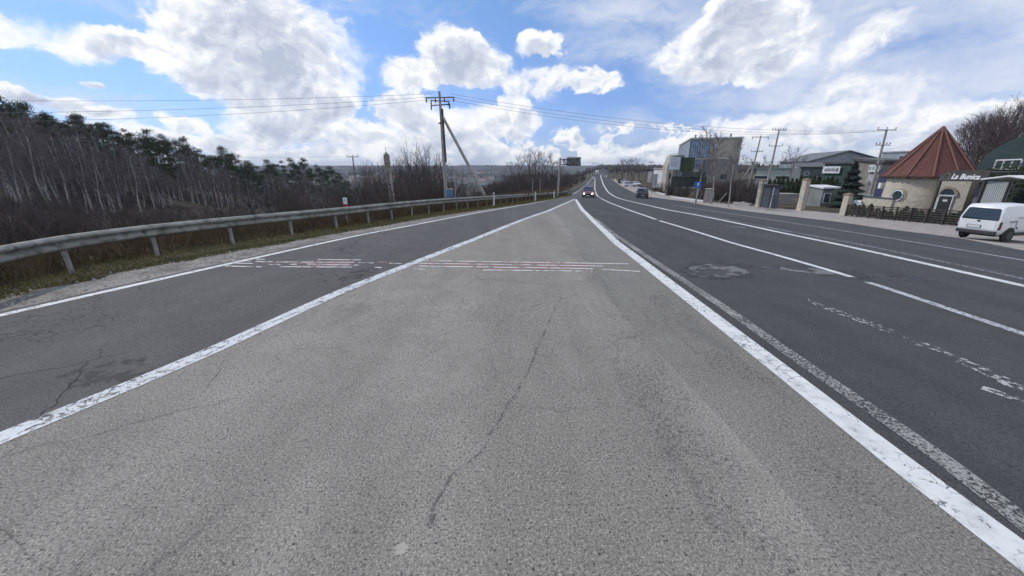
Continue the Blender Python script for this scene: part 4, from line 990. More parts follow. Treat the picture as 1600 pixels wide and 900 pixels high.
# ------------------------------------------------------------------ gate with stone pillars
m_lime = M('limestone_blocks', (.44, .40, .30), (.33, .29, .21), 2.2, .9, bump=.3, bscale=6)
def stone_mat(name, a, b, c, sc=1.7):
    t = NT(name); w = t.warp(2.5, .1); v = t.voro(sc, 'F1', 'Color', vec=w); sp_ = t.n('ShaderNodeSeparateColor'); t.L(v, sp_.inputs[0])
    col = t.mix(sp_.outputs[0], (*a, 1), (*b, 1)); col = t.mix(t.mr(t.noise(4, 6, .7), .4, .7), col, (*c, 1))
    e = t.voro(sc, 'DISTANCE_TO_EDGE', vec=w); col = t.mix(t.mr(e, .05, .01, 0, .3), col, (*[x * .6 for x in c], 1))
    t.bump(t.math('ADD', t.mr(e, 0, .06), t.math('MULTIPLY', t.noise(9, 5, .7), .5)), .5, .03); return t.out(col, .92, 0, .2)
m_rub = stone_mat('rubble_limestone', (.60, .55, .45), (.47, .43, .35), (.50, .45, .36), 2.6)
def pillar(px, pyb, pyt, w, label):
    q = bp(px, pyb); root = empty('stone_pillar', q, R(12), label, 'pillar'); h = PT(px, pyt, q.y).z - q.z
    MB().box((0, 0, h / 2 - .1), (w, w, h - .1)).build('shaft', m_rub, root, bevel=.02)
    mb = MB(); mb.box((0, 0, h - .11), (w + .14, w + .14, .09)); mb.box((0, 0, h - .01), (w + .02, w + .02, .11), top=.2); mb.build('cap', M('clay_cap', (.30, .22, .15), (.22, .16, .11), 4, .9), root, bevel=.01)
    return q, h
qa, ha = pillar(1184, 323.5, 281, .52, 'left stone gate pillar with a clay cap')
qb, hb = pillar(1250, 329, 279, .55, 'taller right stone gate pillar with a clay cap')
qc, hc = pillar(1318, 336.5, 302, .5, 'short stone pillar where the slatted fence begins')
def gate():
    a, b = qa.lerp(qb, .07), qa.lerp(qb, .47); d = b - a; root = empty('iron_gate', a, math.atan2(d.y, d.x), 'dark sheet metal gate leaf beside the left stone pillar', 'gate'); W = Vector((d.x, d.y)).length
    h = ha * .82
    MB().box((W / 2, 0, h / 2), (W, .05, h - .1)).build('panel', M('gate_sheet', (.045, .055, .075), (.07, .08, .10), 2, .5), root)
    mb = MB()
    for x in (0, W * .5, W): mb.box((x, -.04, h / 2), (.08, .06, h))
    for z in (.1, h * .55, h): mb.box((W / 2, -.042, z), (W, .05, .07))
    mb.box((W / 2, -.2, h + .08), (W * 1.15, .5, .06)); mb.build('frame', m_iron, root)
    MB().box((W * .68, -.09, h * .45), (.07, .05, h * .95), tilt=R(2)).build('white_bar', m_white, root)
    a, b = qa.lerp(qb, .50), qa.lerp(qb, .94); d = b - a; root = empty('iron_gate', a, math.atan2(d.y, d.x), 'low black gate with a sagging arched top rail', 'gate'); W = Vector((d.x, d.y)).length
    mb = MB(); top = [(W * i / 10, 0, .95 + .35 * math.sin(math.pi * i / 10)) for i in range(11)]; mb.tube(top, .035, 5); mb.tube([(0, 0, .12), (W, 0, .12)], .03, 5); mb.tube([(0, 0, 0), (0, 0, 1)], .04, 5); mb.tube([(W, 0, 0), (W, 0, 1)], .04, 5)
    mb.build('frame', m_iron, root)
    bb = MB()
    for i in range(1, 18): x = W * i / 18; bb.tube([(x, 0, .12), (x, 0, .95 + .35 * math.sin(math.pi * i / 18))], .009, 4)
    bb.build('bars', m_iron, root)
gate()
simple_building('gatehouse', 1218, 1249, 57, 57, 306, 'low pale plastered outbuilding seen through the arched gate', M('sand_plaster', (.40, .38, .35), (.34, .32, .30), 1, .9), m_conc, 2, 'flat', .1)
r_, W_, h_ = simple_building('kiosk', 1286, 1311, 50, 50, 295, 'grey kiosk with a white roof edge behind the open gateway', M('kiosk_panels', (.24, .25, .24), (.18, .19, .18), 1, .7), m_white, 2.4, 'shed', .2, [(.3, .5, .8, 1.2)], rise=.2)
# low stone wall behind the fence
def lowwall():
    a, b = bp(1324, 337), bp(1368, 340.5); a.x += 1.0; b.x += 1.0; d = b - a; W = Vector((d.x, d.y)).length; root = empty('stone_wall', a, math.atan2(d.y, d.x), 'low rubble stone wall with a dark coping left of the tower', 'wall'); h = PT(1350, 308.5, (a.y + b.y) / 2).z - (a.z + b.z) / 2
    MB().box((W / 2, .15, h / 2), (W, .3, h)).build('wall_body', m_rub, root); MB().box((W / 2, .15, h + .05), (W + .1, .42, .08)).build('coping', m_dk, root)
lowwall()
def slat_fence():
    pa = [bp(1322, 337.5), bp(1502, 353.5), ]; a, b = pa; d = b - a; W = Vector((d.x, d.y)).length; root = empty('slat_fence', a, math.atan2(d.y, d.x), 'dark brown fence of horizontal slats in front of the stone tower', 'fence'); dz = (b.z - a.z) / W
    m_w = M('dark_stained_wood', (.055, .045, .042), (.035, .03, .028), 6, .7)
    for z in (.14, .30, .46, .62, .78, .92):
        mb = MB(); mb.add([(0, -.02, z), (W, -.02, z + dz * W), (W, -.02, z + .075 + dz * W), (0, -.02, z + .075), (0, .01, z), (W, .01, z + dz * W), (W, .01, z + .075 + dz * W), (0, .01, z + .075)], [(0, 1, 2, 3), (7, 6, 5, 4), (0, 4, 5, 1), (3, 2, 6, 7), (0, 3, 7, 4), (1, 5, 6, 2)])
        mb.build('slat', m_w, root)
    n = 9
    for i in range(n): x = W * i / (n - 1); MB().box((x, -.06, .5 + dz * x), (.09, .08, 1.08)).build('post', m_w, root)
slat_fence()
# planting behind the fence
hb_ = [make_cone(i + 160, .9, .35, m_ivy, 'garden_shrub', 500, .6, .06, False) for i in range(3)]
sp = []
for i in range(15):
    q = bp(1325 + i * 11.5, 337.5 + i * 1.0); x, y = q.x + .45 + random.random() * .3, q.y + .2; sp.append((x, y, (1.2, 1.2, random.uniform(.8, 1.35)), random.random() * 6, 0))
scatter(hb_, sp, 'small dark evergreen shrub right behind the slatted fence', 'bush', 'shrubs behind the slatted fence')

# ------------------------------------------------------------------ stone tower with conical tiled roof
YT = 35.0
def tower():
    ctr = PT(1449, 277, YT); g = G(ctr.x, ctr.y); az = math.atan2(-ctr.x, -ctr.y)      # direction back to the road corner
    root = empty('stone_tower', (ctr.x, ctr.y, g), 0, 'round pale stone tower under a steep conical red tiled roof', 'building')
    ze = PT(1449, 276, YT).z - g; za = PT(1471, 199, YT).z - g
    n = 12; Rr = 3.06; Rw = 2.56; a0 = math.atan2(-ctr.y, -ctr.x) + R(6)
    MB().lathe([(Rw * 1.06, -.2), (Rw * 1.03, 1.0), (Rw, ze + .05)], n=28).build('wall', m_rub, root, smooth=True)
    t = NT('red_clay_tiles'); sz = t.n('ShaderNodeSeparateXYZ'); t.L(t.tc.outputs['Object'], sz.inputs[0]); fr = t.math('FRACT', t.math('MULTIPLY', sz.outputs[2], 4.2))
    ang = t.math('ARCTAN2', sz.outputs[1], sz.outputs[0]); fa = t.math('FRACT', t.math('MULTIPLY', ang, 12))
    c = t.mix(t.mr(t.noise(2.5, 6, .7), .35, .7), (.155, .068, .054, 1), (.110, .050, .043, 1)); c = t.mix(t.mr(t.noise(14, 3, .6), .5, .7, 0, .5), c, (.235, .115, .095, 1)); c = t.mix(t.mr(fr, .84, .97, 0, .55), c, (.07, .025, .02, 1)); c = t.mix(t.mr(t.math('PINGPONG', fa, .5), .05, .0, 0, .35), c, (.09, .03, .025, 1))
    t.bump(t.math('ADD', fr, t.math('MULTIPLY', t.math('PINGPONG', fa, .5), .6)), .8, .05); m_tile = t.out(c, .85, 0, .25)
    rf = MB(); rf.lathe([(Rr, ze), (Rr, ze + .06), (Rr * .62, ze + (za - ze) * .375), (.05, za)], n=n, a0=a0); roof = rf.build('roof', m_tile, root)
    hip = MB()
    for k in range(n):
        a = a0 + 2 * math.pi * k / n; steps = 26
        for i in range(steps):
            f0, f1 = i / steps, (i + 1.1) / steps; p = lambda f: Vector((math.cos(a) * Rr * (1 - f) * 1.01, math.sin(a) * Rr * (1 - f) * 1.01, ze + .09 + (za - ze) * f))
            hip.tube([p(f0), p(min(1, f1))], [.075, .055], 6)
    hip.lathe([(.2, 0), (.16, .12), (.05, .22), (0.01, .24)], (0, 0, za - .12), 10); hip.build('hip_tiles', M('hip_tile_clay', (.25, .12, .095), (.18, .085, .07), 6, .85), roof)
    fb = MB(); fb.lathe([(Rr - .05, ze - .07), (Rr + .01, ze - .07), (Rr + .01, ze + .01), (Rr - .05, ze + .01)], n=n, a0=a0)
    for k in range(n * 2):
        a = a0 + math.pi * k / n; fb.box((math.cos(a) * (Rr - .3), math.sin(a) * (Rr - .3), ze - .07), (.5, .12, .13), a)
    fb.build('eaves', M('dark_brown_wood', (.07, .045, .035), (.05, .03, .025), 6, .8), root)
    def wallang(px, py=305):
        d = pxdir(px, py); o2 = Vector((d.x, d.y)).normalized(); c2 = Vector((ctr.x, ctr.y)); b = o2.dot(c2); q = c2.length_squared - Rw * Rw; disc = b * b - q
        s = b - math.sqrt(max(0, disc)); p = o2 * s - c2; return math.atan2(p.y, p.x)
    aw = wallang(1403.5); zw = PT(1403.5, 305, YT).z - g; n_ = Vector((math.cos(aw), math.sin(aw), 0)); c_ = n_ * (Rw + .05) + Vector((0, 0, zw))
    w = MB().disc(c_, .40, n_, 28, .08).build('window', m_glass, root)
    fr = MB(); u = Vector((-n_.y, n_.x, 0)); ring = [c_ + n_ * .05 + (u * math.cos(q) + Vector((0, 0, 1)) * math.sin(q)) * .43 for q in [2 * math.pi * k / 28 for k in range(29)]]; fr.tube(ring, .05, 6, False); fr.build('frame', m_white, w, smooth=True)
    st = MB()
    for k in range(18):
        q = 2 * math.pi * k / 18; p = c_ - n_ * .05 + (u * math.cos(q) + Vector((0, 0, 1)) * math.sin(q)) * .57; st.tube([p - n_ * .05, p + n_ * .05], .085, 6)
    st.build('stone_surround', m_lime, root)
    return root, g, ctr
trt, tg, tc_ = tower()
# entrance annexe with arched door, porch and sign
def annexe():
    A, rz, W = frame(1462, 1513, 31.2, 29.6); g = A.z; root = empty('entrance_annexe', A, rz, 'pale stone entrance with arched door right of the tower', 'building'); h = zt(1470, 284, 31.2, g) + .35
    MB().box((W / 2, .9, h / 2), (W, 1.8, h)).build('wall', m_rub, root); MB().box((W / 2, .9, h + .06), (W + .15, 2, .12)).build('roof', m_dk, root)
    xd = W * .40; zb = 0.1; dh = zt(1482, 306, 30.7, g)
    dr = MB().box((xd, -.03, dh / 2 + .05), (.72, .06, dh - .1)).build('door', M('dark_door_glass', (.04, .04, .045), (.06, .06, .065), 3, .3), root)
    MB().box((xd, -.07, dh * .82), (.26, .02, .16)).build('door_notice', m_white, dr)
    fr = MB(); fr.box((xd - .39, -.05, dh / 2), (.06, .1, dh)); fr.box((xd + .39, -.05, dh / 2), (.06, .1, dh)); fr.box((xd, -.052, dh + .03), (.84, .1, .10)); fr.build('door_frame', m_white, root)
    arc = [(xd + .36 * math.cos(q), dh + .08 + .42 * math.sin(q)) for q in [math.pi * k / 14 for k in range(15)]]
    MB().prism(arc, -.05, .02).build('fanlight', m_glass, root)
    sr = MB()
    for k in range(11):
        q = math.pi * k / 10; sr.box((xd + .50 * math.cos(q), -.05, dh + .08 + .56 * math.sin(q)), (.13, .14, .15), 0, tilt=-q + math.pi / 2)
    sr.build('stone_arch', m_lime, root)
annexe()
def porch():
    Y0, Y1 = 28.6, 25.9; A = PT(1469, 283, Y0); Bq = PT(1541, 284, Y1); g = G(A.x, A.y) - .05; d = Vector((Bq.x - A.x, Bq.y - A.y, 0)); W = d.length
    root = empty('porch', (A.x, A.y, g), math.atan2(d.y, d.x), 'dark timber porch with a lettered fascia before the entrance', 'porch'); z0 = A.z - g; z1 = PT(1485, 265.5, Y0).z - g; z0b = Bq.z - g
    md = M('dark_porch_timber', (.075, .068, .062), (.05, .045, .042), 5, .7)
    f = MB().prism([(-.05, z0), (W, z0b), (W + .1, z1), (W * .22, z1), (W * .12, z1 - .1), (W * .04, z0 + (z1 - z0) * .45)], -.05, .05).build('fascia', md, root)
    hh = z1 - z0
    text('La Bunica', 'lettering', hh * .62, M('white_letters', (.85, .86, .87), (.8, .8, .82), 3, .4), f, (W * .245, -.058, z0 + hh * .24), shear=.35, bold=.012, ext=.015)
    for o in [k for k in bpy.data.objects if k.parent == f]:
        bb = max(v.co.x for v in o.data.vertices); o.scale = (W * .62 / bb, 1, 1)
    # line emblem of a small thatched house
    hm = MB(); cx, cz, s = W * .14, z0 + hh * .32, hh * .36
    P_ = [(-s * .9, -.02), (-s * .5, s * .75), (s * .15, s * 1.25), (s * .6, s * .6), (s * .85, -.02)]
    for a, b in zip(P_, P_[1:]): hm.tube([(cx + a[0], -.065, cz + a[1]), (cx + b[0], -.065, cz + b[1])], .014, 4)
    hm.tube([(cx - s * .6, -.065, cz - s * .35), (cx - s * .6, -.065, cz)], .012, 4); hm.tube([(cx + s * .6, -.065, cz - s * .35), (cx + s * .6, -.065, cz)], .012, 4); hm.tube([(cx - s * .9, -.065, cz - s * .35), (cx + s * .9, -.065, cz - s * .35)], .014, 4)
    hm.tube([(cx - .02, -.065, cz - s * .3), (cx - .02, -.065, cz + s * .4), (cx + s * .3, -.065, cz + s * .4), (cx + s * .3, -.065, cz - s * .3)], .012, 4)
    hm.build('emblem', M('grey_line_emblem', (.35, .34, .32), (.28, .27, .25), 4, .6), f)
    for x in (.02, W - .05): MB().box((x, .0, (z0 if x < .5 else z0b) / 2), (.13, .13, z0 if x < .5 else z0b)).build('post', md, root)
    MB().prism([(.06, z1 - .2), (2.3, z1 - .14), (2.3, z1 - .08), (.06, z1 - .12)], W * .2, W + .1, 'x').build('roof', md, root)
    MB().box((W * .80, 1.0, z0 * .55), (W * .44, .04, z0 * 1.05)).build('blind', M('grey_blind', (.17, .17, .19), (.13, .13, .15), 2, .8), root)
porch()
# open shelter right of the porch
def shelter():
    Y0 = 25.3; A = PT(1543, 281, Y0); Bq = PT(1585, 276, 23.7); g = G(A.x, A.y); d = Bq - A; rz = math.atan2(d.y, d.x); W = Vector((d.x, d.y)).length
    root = empty('open_shelter', (A.x, A.y, g), rz, 'open grey shelter with a thin white roof edge beside the van', 'shelter'); z0 = A.z - g; z1 = Bq.z - g
    MB().prism([(-.1, z0), (W, z1), (W + 3.2, z1 - .35), (W + 3.2, z1 - .27), (W, z1 + .08), (-.1, z0 + .07)], -.3, 3.5).build('roof', m_white, root)
    m_p = M('ribbed_grey_sheet', (.42, .45, .44), (.35, .38, .37), .8, .7)
    MB().box((W * .50, .05, z0 / 2 - .03), (W * .93, .06, z0 - .1)).build('wall_panel', m_p, root)
    mb = MB()
    for i in range(12): mb.box((W * .06 + W * .9 * i / 11, .0, z0 / 2), (.02, .03, z0 - .14))
    mb.build('panel_ribs', m_p, root)
    MB().box((W + 1.7, 3.2, z0 / 2), (3.4, .08, z0)).build('back_wall', M('dark_back_wall', (.05, .05, .06), (.035, .035, .045), 1, .8), root)
    for x in (0, W, W + 3.1): MB().box((x, -.1, z0 / 2 - .03), (.09, .09, z0 - .08)).build('post', m_iron, root)
shelter()
# green arched hall with ivy wall
def hall():
    A, rz, W = frame(1510, 1700, 46, 30); g = A.z; root = empty('arched_hall', A, rz, 'large dark green arched hall behind the shelter', 'building'); zc = zt(1600, 212, 38, g); n = 20
    out = [(-.5, 0)] + [(W / 2 - (W / 2 + .5) * math.cos(math.pi * k / n), 2.2 + (zc - 2.0) * math.sin(math.pi * k / n) ** .9) for k in range(n + 1)] + [(W + .5, 0)]
    MB().prism(out, 0, 12).build('wall', M('dark_green_tarpaulin', (.030, .052, .044), (.022, .038, .033), .6, .7), root)
hall()
def ivywall():
    A, rz, W = frame(1528, 1720, 32, 20); g = A.z; root = empty('ivy_wall', A, rz, 'dark wall covered in ivy with a white framed opening', 'wall'); z1 = zt(1560, 246, 30, g); zw0, zw1 = zt(1560, 265, 30, g), zt(1560, 250, 30, g)
    MB().box((W / 2, .25, zw0 / 2), (W, .3, zw0)).build('wall_body', M('dark_green_wall', (.03, .04, .035), (.045, .055, .045), 1, .8), root)
    fr = MB(); x0 = W * .085
    for i in range(4): fr.box((x0 + i * 1.3, 0.02, (zw0 + zw1) / 2), (.07, .08, zw1 - zw0))
    fr.box((x0 + 1.95, 0.018, zw0 + .03), (3.95, .08, .06)); fr.box((x0 + 1.95, 0.018, zw1), (3.95, .09, .09)); fr.build('window_frame', m_white, root)
    iv = MB(); rnd = random.Random(5)
    for i in range(5200):
        x = W * rnd.random(); z = zw0 * (1 - rnd.random() ** 1.6 * .9) + rnd.gauss(0, .08)
        if x > x0 + .2 and rnd.random() < .22: z = zw0 + abs(rnd.gauss(0, .3))
        leafquad(iv, Vector((x, rnd.gauss(-.02, .08), min(z, zw1))), rnd.uniform(.05, .1), rnd)
    iv.build('ivy', m_ivy, root)
ivywall()

# ------------------------------------------------------------------ vehicles
def loft(st, closed=True):
    """st: stations of (y, [(x,z)...half outline from bottom centre to top centre]); mirrored"""
    mb = MB(); rings = []
    for y, half in st:
        ring = [(x, y, z) for x, z in half] + [(-x, y, z) for x, z in reversed(half)]
        rings.append(ring)
    m_ = len(rings[0]); vs = [v for r in rings for v in r]; fs = []
    for i in range(len(rings) - 1):
        for k in range(m_): fs.append((i * m_ + k, i * m_ + (k + 1) % m_, (i + 1) * m_ + (k + 1) % m_, (i + 1) * m_ + k))
    fs += [tuple(range(m_)), tuple((len(rings) - 1) * m_ + k for k in range(m_))][::1]
    mb.add(vs, fs); return mb
def carpaint(name, c):
    t = NT(name); t.b.inputs['Coat Weight'].default_value = .5; t.b.inputs['Coat Roughness'].default_value = .1
    return t.out(t.mix(t.mr(t.noise(3, 5, .6), .4, .75, 0, .5), (*c, 1), (*[x * .8 for x in c], 1)), .35, 0, .5)
def wheels(root, W, yf, yr, r, rimmat):
    for y in (yf, yr):
        for s in (-1, 1):
            wh = MB().tube([(s * (W / 2 - .2), y, r), (s * (W / 2 - .17), y, r), (s * (W / 2 - .03), y, r), (s * (W / 2), y, r)], [r * .85, r, r, r * .9], 20).build('wheel', m_black, root, smooth=False)
            rm = MB().disc((s * (W / 2 + .004), y, r), r * .58, (1, 0, 0), 16, .02)
            for k in range(5): a = k * 1.2566; rm.box((s * (W / 2 + .018), y + math.cos(a) * r * .3, r + math.sin(a) * r * .3), (.014, .05, .05))
            rm.build('rim', rimmat, wh)
m_tail = M('red_lamp', (.35, .02, .02), (.25, .012, .012), 8, .25); m_plate = M('number_plate', (.70, .70, .70), (.6, .6, .6), 9, .5); m_head_on = emis('headlight_lit', (1, .93, .82), 6); m_head = M('headlight_glass', (.6, .62, .65), (.5, .5, .53), 5, .15); m_rim = M('alloy', (.35, .35, .36), (.25, .25, .26), 8, .4, .6); m_rim_d = M('dark_hub', (.06, .06, .062), (.09, .09, .09), 8, .6)
def make_car(name, kind, color, loc, heading, label, lit=False, cat='car', rack=False):
    """car pointing to local +y"""
    root = empty(name, loc, -heading, label, cat); p = carpaint(name + '_paint', color)
    if kind == 'suv': L_, W, Hh, yb, hood, belt = 4.6, 1.85, 1.70, (-2.3, -2.15, -1.6, .55, 1.35, 2.2, 2.3), 1.02, 1.02
    elif kind == 'hatch': L_, W, Hh, yb, hood, belt = 4.1, 1.74, 1.47, (-2.05, -1.95, -1.35, .35, 1.15, 1.95, 2.05), .92, .92
    else: L_, W, Hh, yb, hood, belt = 4.55, 1.78, 1.44, (-2.27, -1.5, -.8, .45, 1.2, 2.15, 2.27), .90, .90
    w = W / 2; r = .34 if kind == 'suv' else .31
    low = lambda zt_, wt, zb=.28, f=1: [(0, zb), (w * .86 * f, zb), (w * .985 * f, zb + .18), (w * f, (zb + zt_) * .55), (w * .97 * f, zt_ - .05), (wt, zt_), (0, zt_ + .03)]
    y0, y1, y2, y3, y4, y5, y6 = yb
    trunk = belt + (.0 if kind == 'sedan' else .02)
    body = loft([(y0, low(belt * .86, w * .8, .42, .94)), (y0 + .1, low(trunk, w * .86, .34, .98)), (y1, low(trunk + .02, w * .9)), (y2, low(belt + .02, w * .92)), (y3, low(belt + .0, w * .92)), (y4, low(hood, w * .9)), (y5 - .25, low(hood * .90, w * .84, .28, .98)), (y5 + .02, low(hood * .80, w * .8, .3, .95)), (y6, low(hood * .62, w * .74, .36, .9))])
    body.build('body', p, root, smooth=False, bevel=.03)
    gw, gr = w * .93, w * .74
    rear_t = y1 + (.28 if kind != 'sedan' else .75)
    cab = loft([(y1 + .02 if kind != 'sedan' else y1, [(0, belt), (gw * .96, belt), (gw * .9, belt + .02), (0, belt + .03)]), (rear_t, [(0, belt), (gw, belt), (gr, Hh - .05), (0, Hh - .02)]), ((rear_t + y3) / 2, [(0, belt), (gw, belt), (gr, Hh - .02), (0, Hh + .02)]), (y3 - .25, [(0, belt), (gw, belt), (gr, Hh - .06), (0, Hh - .03)]), (y4 - .02, [(0, belt - .03), (gw * .96, belt - .02), (gw * .9, belt + .0), (0, belt + .02)])])
    cab.build('windows', m_glass, root)
    mb = MB(); mb.prism([(rear_t - .02, Hh - .035), (y3 - .22, Hh - .045), (y3 - .3, Hh + .01), ((rear_t + y3) / 2, Hh + .045), (rear_t, Hh + .0)], -gr * .98, gr * .98, 'x'); mb.build('roof', p, root, bevel=.02)
    pl = MB()
    for s in (-1, 1):
        pl.tube([(s * gw * .95, y1 + .05, belt), (s * gr, rear_t, Hh - .04)], .045, 4); pl.tube([(s * gw * .96, y4 - .05, belt), (s * gr, y3 - .25, Hh - .05)], .04, 4); pl.tube([(s * gw * 1.0, (y2 + y3) / 2, belt), (s * gr * 1.02, (y2 + y3) / 2, Hh - .03)], .04, 4)
    pl.build('pillars', p, root)
    wheels(root, W, y5 - .62, y0 + .85, r, m_rim)
    for s in (-1, 1):
        hl = MB(); hl.tube([(s * w * .68, y6 - .06, hood * .70), (s * w * .68, y6 + .03, hood * .70)], .11, 12); hl.build('headlight', m_head_on if lit else m_head, root)
        MB().box((s * w * .82, y0 + .06, belt * .86), (.16, .12, .22)).build('tail_light', m_tail, root)
        MB().box((s * (w + .08), y4 - .35, belt + .06), (.16, .1, .12)).build('mirror', p, root)
    MB().box((0, y6 + .01, .36), (W * .84, .1, .16)).build('front_bumper', m_blackp, root); MB().box((0, y0 - .01, .40), (W * .84, .1, .18)).build('rear_bumper', m_blackp if kind == 'suv' else p, root)
    MB().box((0, y6 + .04, .58), (W * .4, .04, .13)).build('grille', m_blackp, root)
    MB().box((0, y0 - .07, .62), (.5, .02, .11)).build('number_plate', m_plate, root); MB().box((0, y6 + .075, .42), (.5, .02, .11)).build('number_plate', m_plate, root)
    return root
HD = R(13)                                   # heading of the far road (from +Y towards +X)
def on(px, py): return bp(px, py)
make_car('sport_utility_car', 'suv', (.15, .055, .065), on(919.5, 308.3), HD + math.pi, 'dark red car coming nearer with both headlights lit', True)
make_car('hatchback_car', 'hatch', (.05, .10, .28), on(918, 298.5), HD + math.pi, 'blue car right behind the red one with lit headlights')
make_car('hatchback_car', 'hatch', (.70, .71, .73), on(926, 281), HD + math.pi, 'white car approaching on the far road ahead of the truck')
make_car('sport_utility_car', 'suv', (.035, .045, .06), on(1002.5, 309.5), HD + R(2), 'dark blue car driving away in the right hand lane')
make_car('saloon_car', 'sedan', (.72, .72, .74), on(947, 277.5), HD, 'small white car far up the right hand lane')
make_car('saloon_car', 'sedan', (.42, .44, .47), on(976, 287), HD + R(150), 'silver car parked leftmost on the right verge')
make_car('hatchback_car', 'hatch', (.74, .74, .76), on(984, 291.5), HD + R(80), 'white car parked side-on between the silver and the rightmost car')
make_car('hatchback_car', 'hatch', (.66, .68, .72), on(994, 290.5), HD + R(160), 'white car parked rightmost of the row on the verge')
q = PT(1357, 318, 46); g = G(q.x, q.y); make_car('saloon_car', 'sedan', (.50, .58, .58), (q.x, q.y, g), R(75), 'pale green car showing its roof above the low stone wall')
def truck():
    root = empty('truck', (PT(932, 276, 300).x, 300, T(PT(932, 276, 300).x, 300)), -(HD + math.pi), 'white box truck far off in the oncoming lane', 'truck')
    MB().box((0, -2.5, 2.35), (2.5, 6.5, 2.9)).build('cargo_box', m_white, root, bevel=.05); MB().prism([(.8, .6), (2.9, .6), (2.95, 1.5), (2.6, 2.6), (.8, 2.7)], -1.15, 1.15, 'x').build('cab', m_white, root, bevel=.05)
    MB().box((0, 2.86, 1.95), (2.0, .1, .75)).build('windscreen', m_glass, root); MB().box((0, -1.5, .75), (2.2, 8.4, .25)).build('chassis', m_blackp, root); wheels(root, 2.4, 1.9, -4, .48, m_rim)
    MB().box((0, 2.98, .75), (2.3, .1, .4)).build('bumper', m_blackp, root)
truck()
def van():
    ra, rbp = bp(1509, 371), bp(1564, 377.5); ax = (rbp - ra); ax.z = 0; tr = ax.length; ax.normalize(); mid = (ra + rbp) / 2; k = tr / 1.42
    fwd = Vector((-ax.y, ax.x, 0)); heading = math.atan2(fwd.x, fwd.y)
    k = min(max(k, .85), 1.15); print('VAN', ra, rbp, tr, math.degrees(heading))
    root = empty('panel_van', mid, -heading, 'small white panel van with dark rear window parked on the forecourt', 'van'); root.scale = (k, k, k * 1.06)
    wp = carpaint('white_van_paint', (.78, .79, .78)); W = 1.72; w = W / 2; Hh = 1.80
    # local +y forward, rear axle at y=0; body from y=-0.72 to 3.4
    def sec(zb, zbelt, zroof, wb=1., wr=.84, bow=0): return [(0, zb), (w * .80 * wb, zb), (w * .95 * wb, zb + .12), (w * wb, (zb + zbelt) / 2), (w * .985 * wb, zbelt), (w * (.985 + wr) / 2 * wb + .015, (zbelt + zroof) / 2 + .02), (w * wr * wb, zroof - .07), (w * (wr - .1) * wb, zroof - .02), (0, zroof + .01)]
    body = loft([(-.78, sec(.52, .98, 1.12, .95, .90)), (-.74, sec(.42, .98, 1.30, .975, .88)), (-.62, sec(.34, 1.0, 1.68, .99, .84)), (-.5, sec(.32, 1.0, 1.78, 1, .83)), (.2, sec(.32, 1.0, Hh, 1, .83)), (1.2, sec(.32, 1.0, Hh + .01, 1, .83)), (1.75, sec(.32, 1.0, 1.72, 1, .83)), (2.5, sec(.32, .97, 1.08, 1, .9)), (3.05, sec(.32, .85, .92, .97, .84)), (3.28, sec(.36, .66, .72, .9, .8))])
    body.build('body', wp, root, smooth=True, bevel=.0)
    # tailgate glass, on the sloping rear face
    def rear(z): return lerp([(1.0, -.785), (1.12, -.785), (1.30, -.745), (1.68, -.63)], z)
    g_ = MB(); zb, zt_ = 1.04, 1.60
    wb_, wt_ = .70, .62
    pts = [(-wb_, rear(zb) - .02, zb), (wb_, rear(zb) - .02, zb), (wb_ + .01, rear(zb + .1) - .03, zb + .1), (wt_, rear(zt_) - .035, zt_ - .04), (wt_ - .06, rear(zt_) - .03, zt_), (-wt_ + .06, rear(zt_) - .03, zt_), (-wt_, rear(zt_) - .035, zt_ - .04), (-wb_ - .01, rear(zb + .1) - .03, zb + .1)]
    back = [(x, y + .05, z) for x, y, z in pts]; n = len(pts); g_.add(pts + back, [tuple(range(n)), tuple(range(2 * n - 1, n - 1, -1))] + [(i, (i + 1) % n, (i + 1) % n + n, i + n) for i in range(n)])
    tg_ = MB(); tg_.box((0, -.775, .80), (1.36, .05, .46)); tgo = tg_.build('tailgate', wp, root, bevel=.02)
    g_.build('rear_window', glass('van_rear_glass', (.025, .03, .03), .06), root)
    MB().box((0, -.815, .98), (.10, .03, .07)).build('handle', m_blackp, tgo)
    pr = MB(); pr.box((-.12, -.805, .70), (.56, .02, .15)); po = pr.build('plate_recess', m_blackp, tgo); MB().box((-.12, -.82, .70), (.50, .012, .11)).build('number_plate', m_plate, po)
    for s in (-1, 1): 
        tl = MB(); tl.box((s * .80, -.72, .80), (.10, .12, .38)); tl.build('tail_light', M('smoked_red_lamp', (.10, .02, .02), (.06, .015, .015), 8, .3), root, bevel=.02)
        MB().box((s * .865, 2.05, 1.08), (.2, .12, .2)).build('mirror', m_blackp, root)
        sg = MB(); sg.add([(s * .862, 1.35, 1.04), (s * .862, 2.2, 1.04), (s * .77, 1.72, 1.56), (s * .765, 1.35, 1.60)], [(0, 1, 2, 3)]); sg.v = [(x + s * .012, y, z) for x, y, z in sg.v]; o = sg.build('side_window', m_glass, root); md_ = o.modifiers.new('s', 'SOLIDIFY'); md_.thickness = .02
        ln = MB()
        for yy_ in (.28, 1.27, 2.3): ln.box((s * (w + .0), yy_, .75), (.012, .014, .6))
        ln.box((s * (w + .001), .78, 1.18), (.02, 1.0, .02)); ln.build('door_seam', m_blackp, root)
        MB().box((s * (w + .015), .0, 1.0), (.03, .42, .035)).build('sliding_rail', m_blackp, root); MB().box((s * (w + .02), 1.16, .92), (.03, .14, .08)).build('door_handle', m_blackp, root); MB().box((s * (w + .02), .38, .70), (.03, .05, .09)).build('door_handle', m_blackp, root)
        MB().box((s * (w - .01), 1.35, .40), (.05, 1.9, .13)).build('side_trim', m_blackp, root)
        for yw in (0, 2.68):
            MB().disc((s * (w - .004), yw, .35), .385, (1, 0, 0), 24, .03).build('wheel_arch', m_blackp, root)
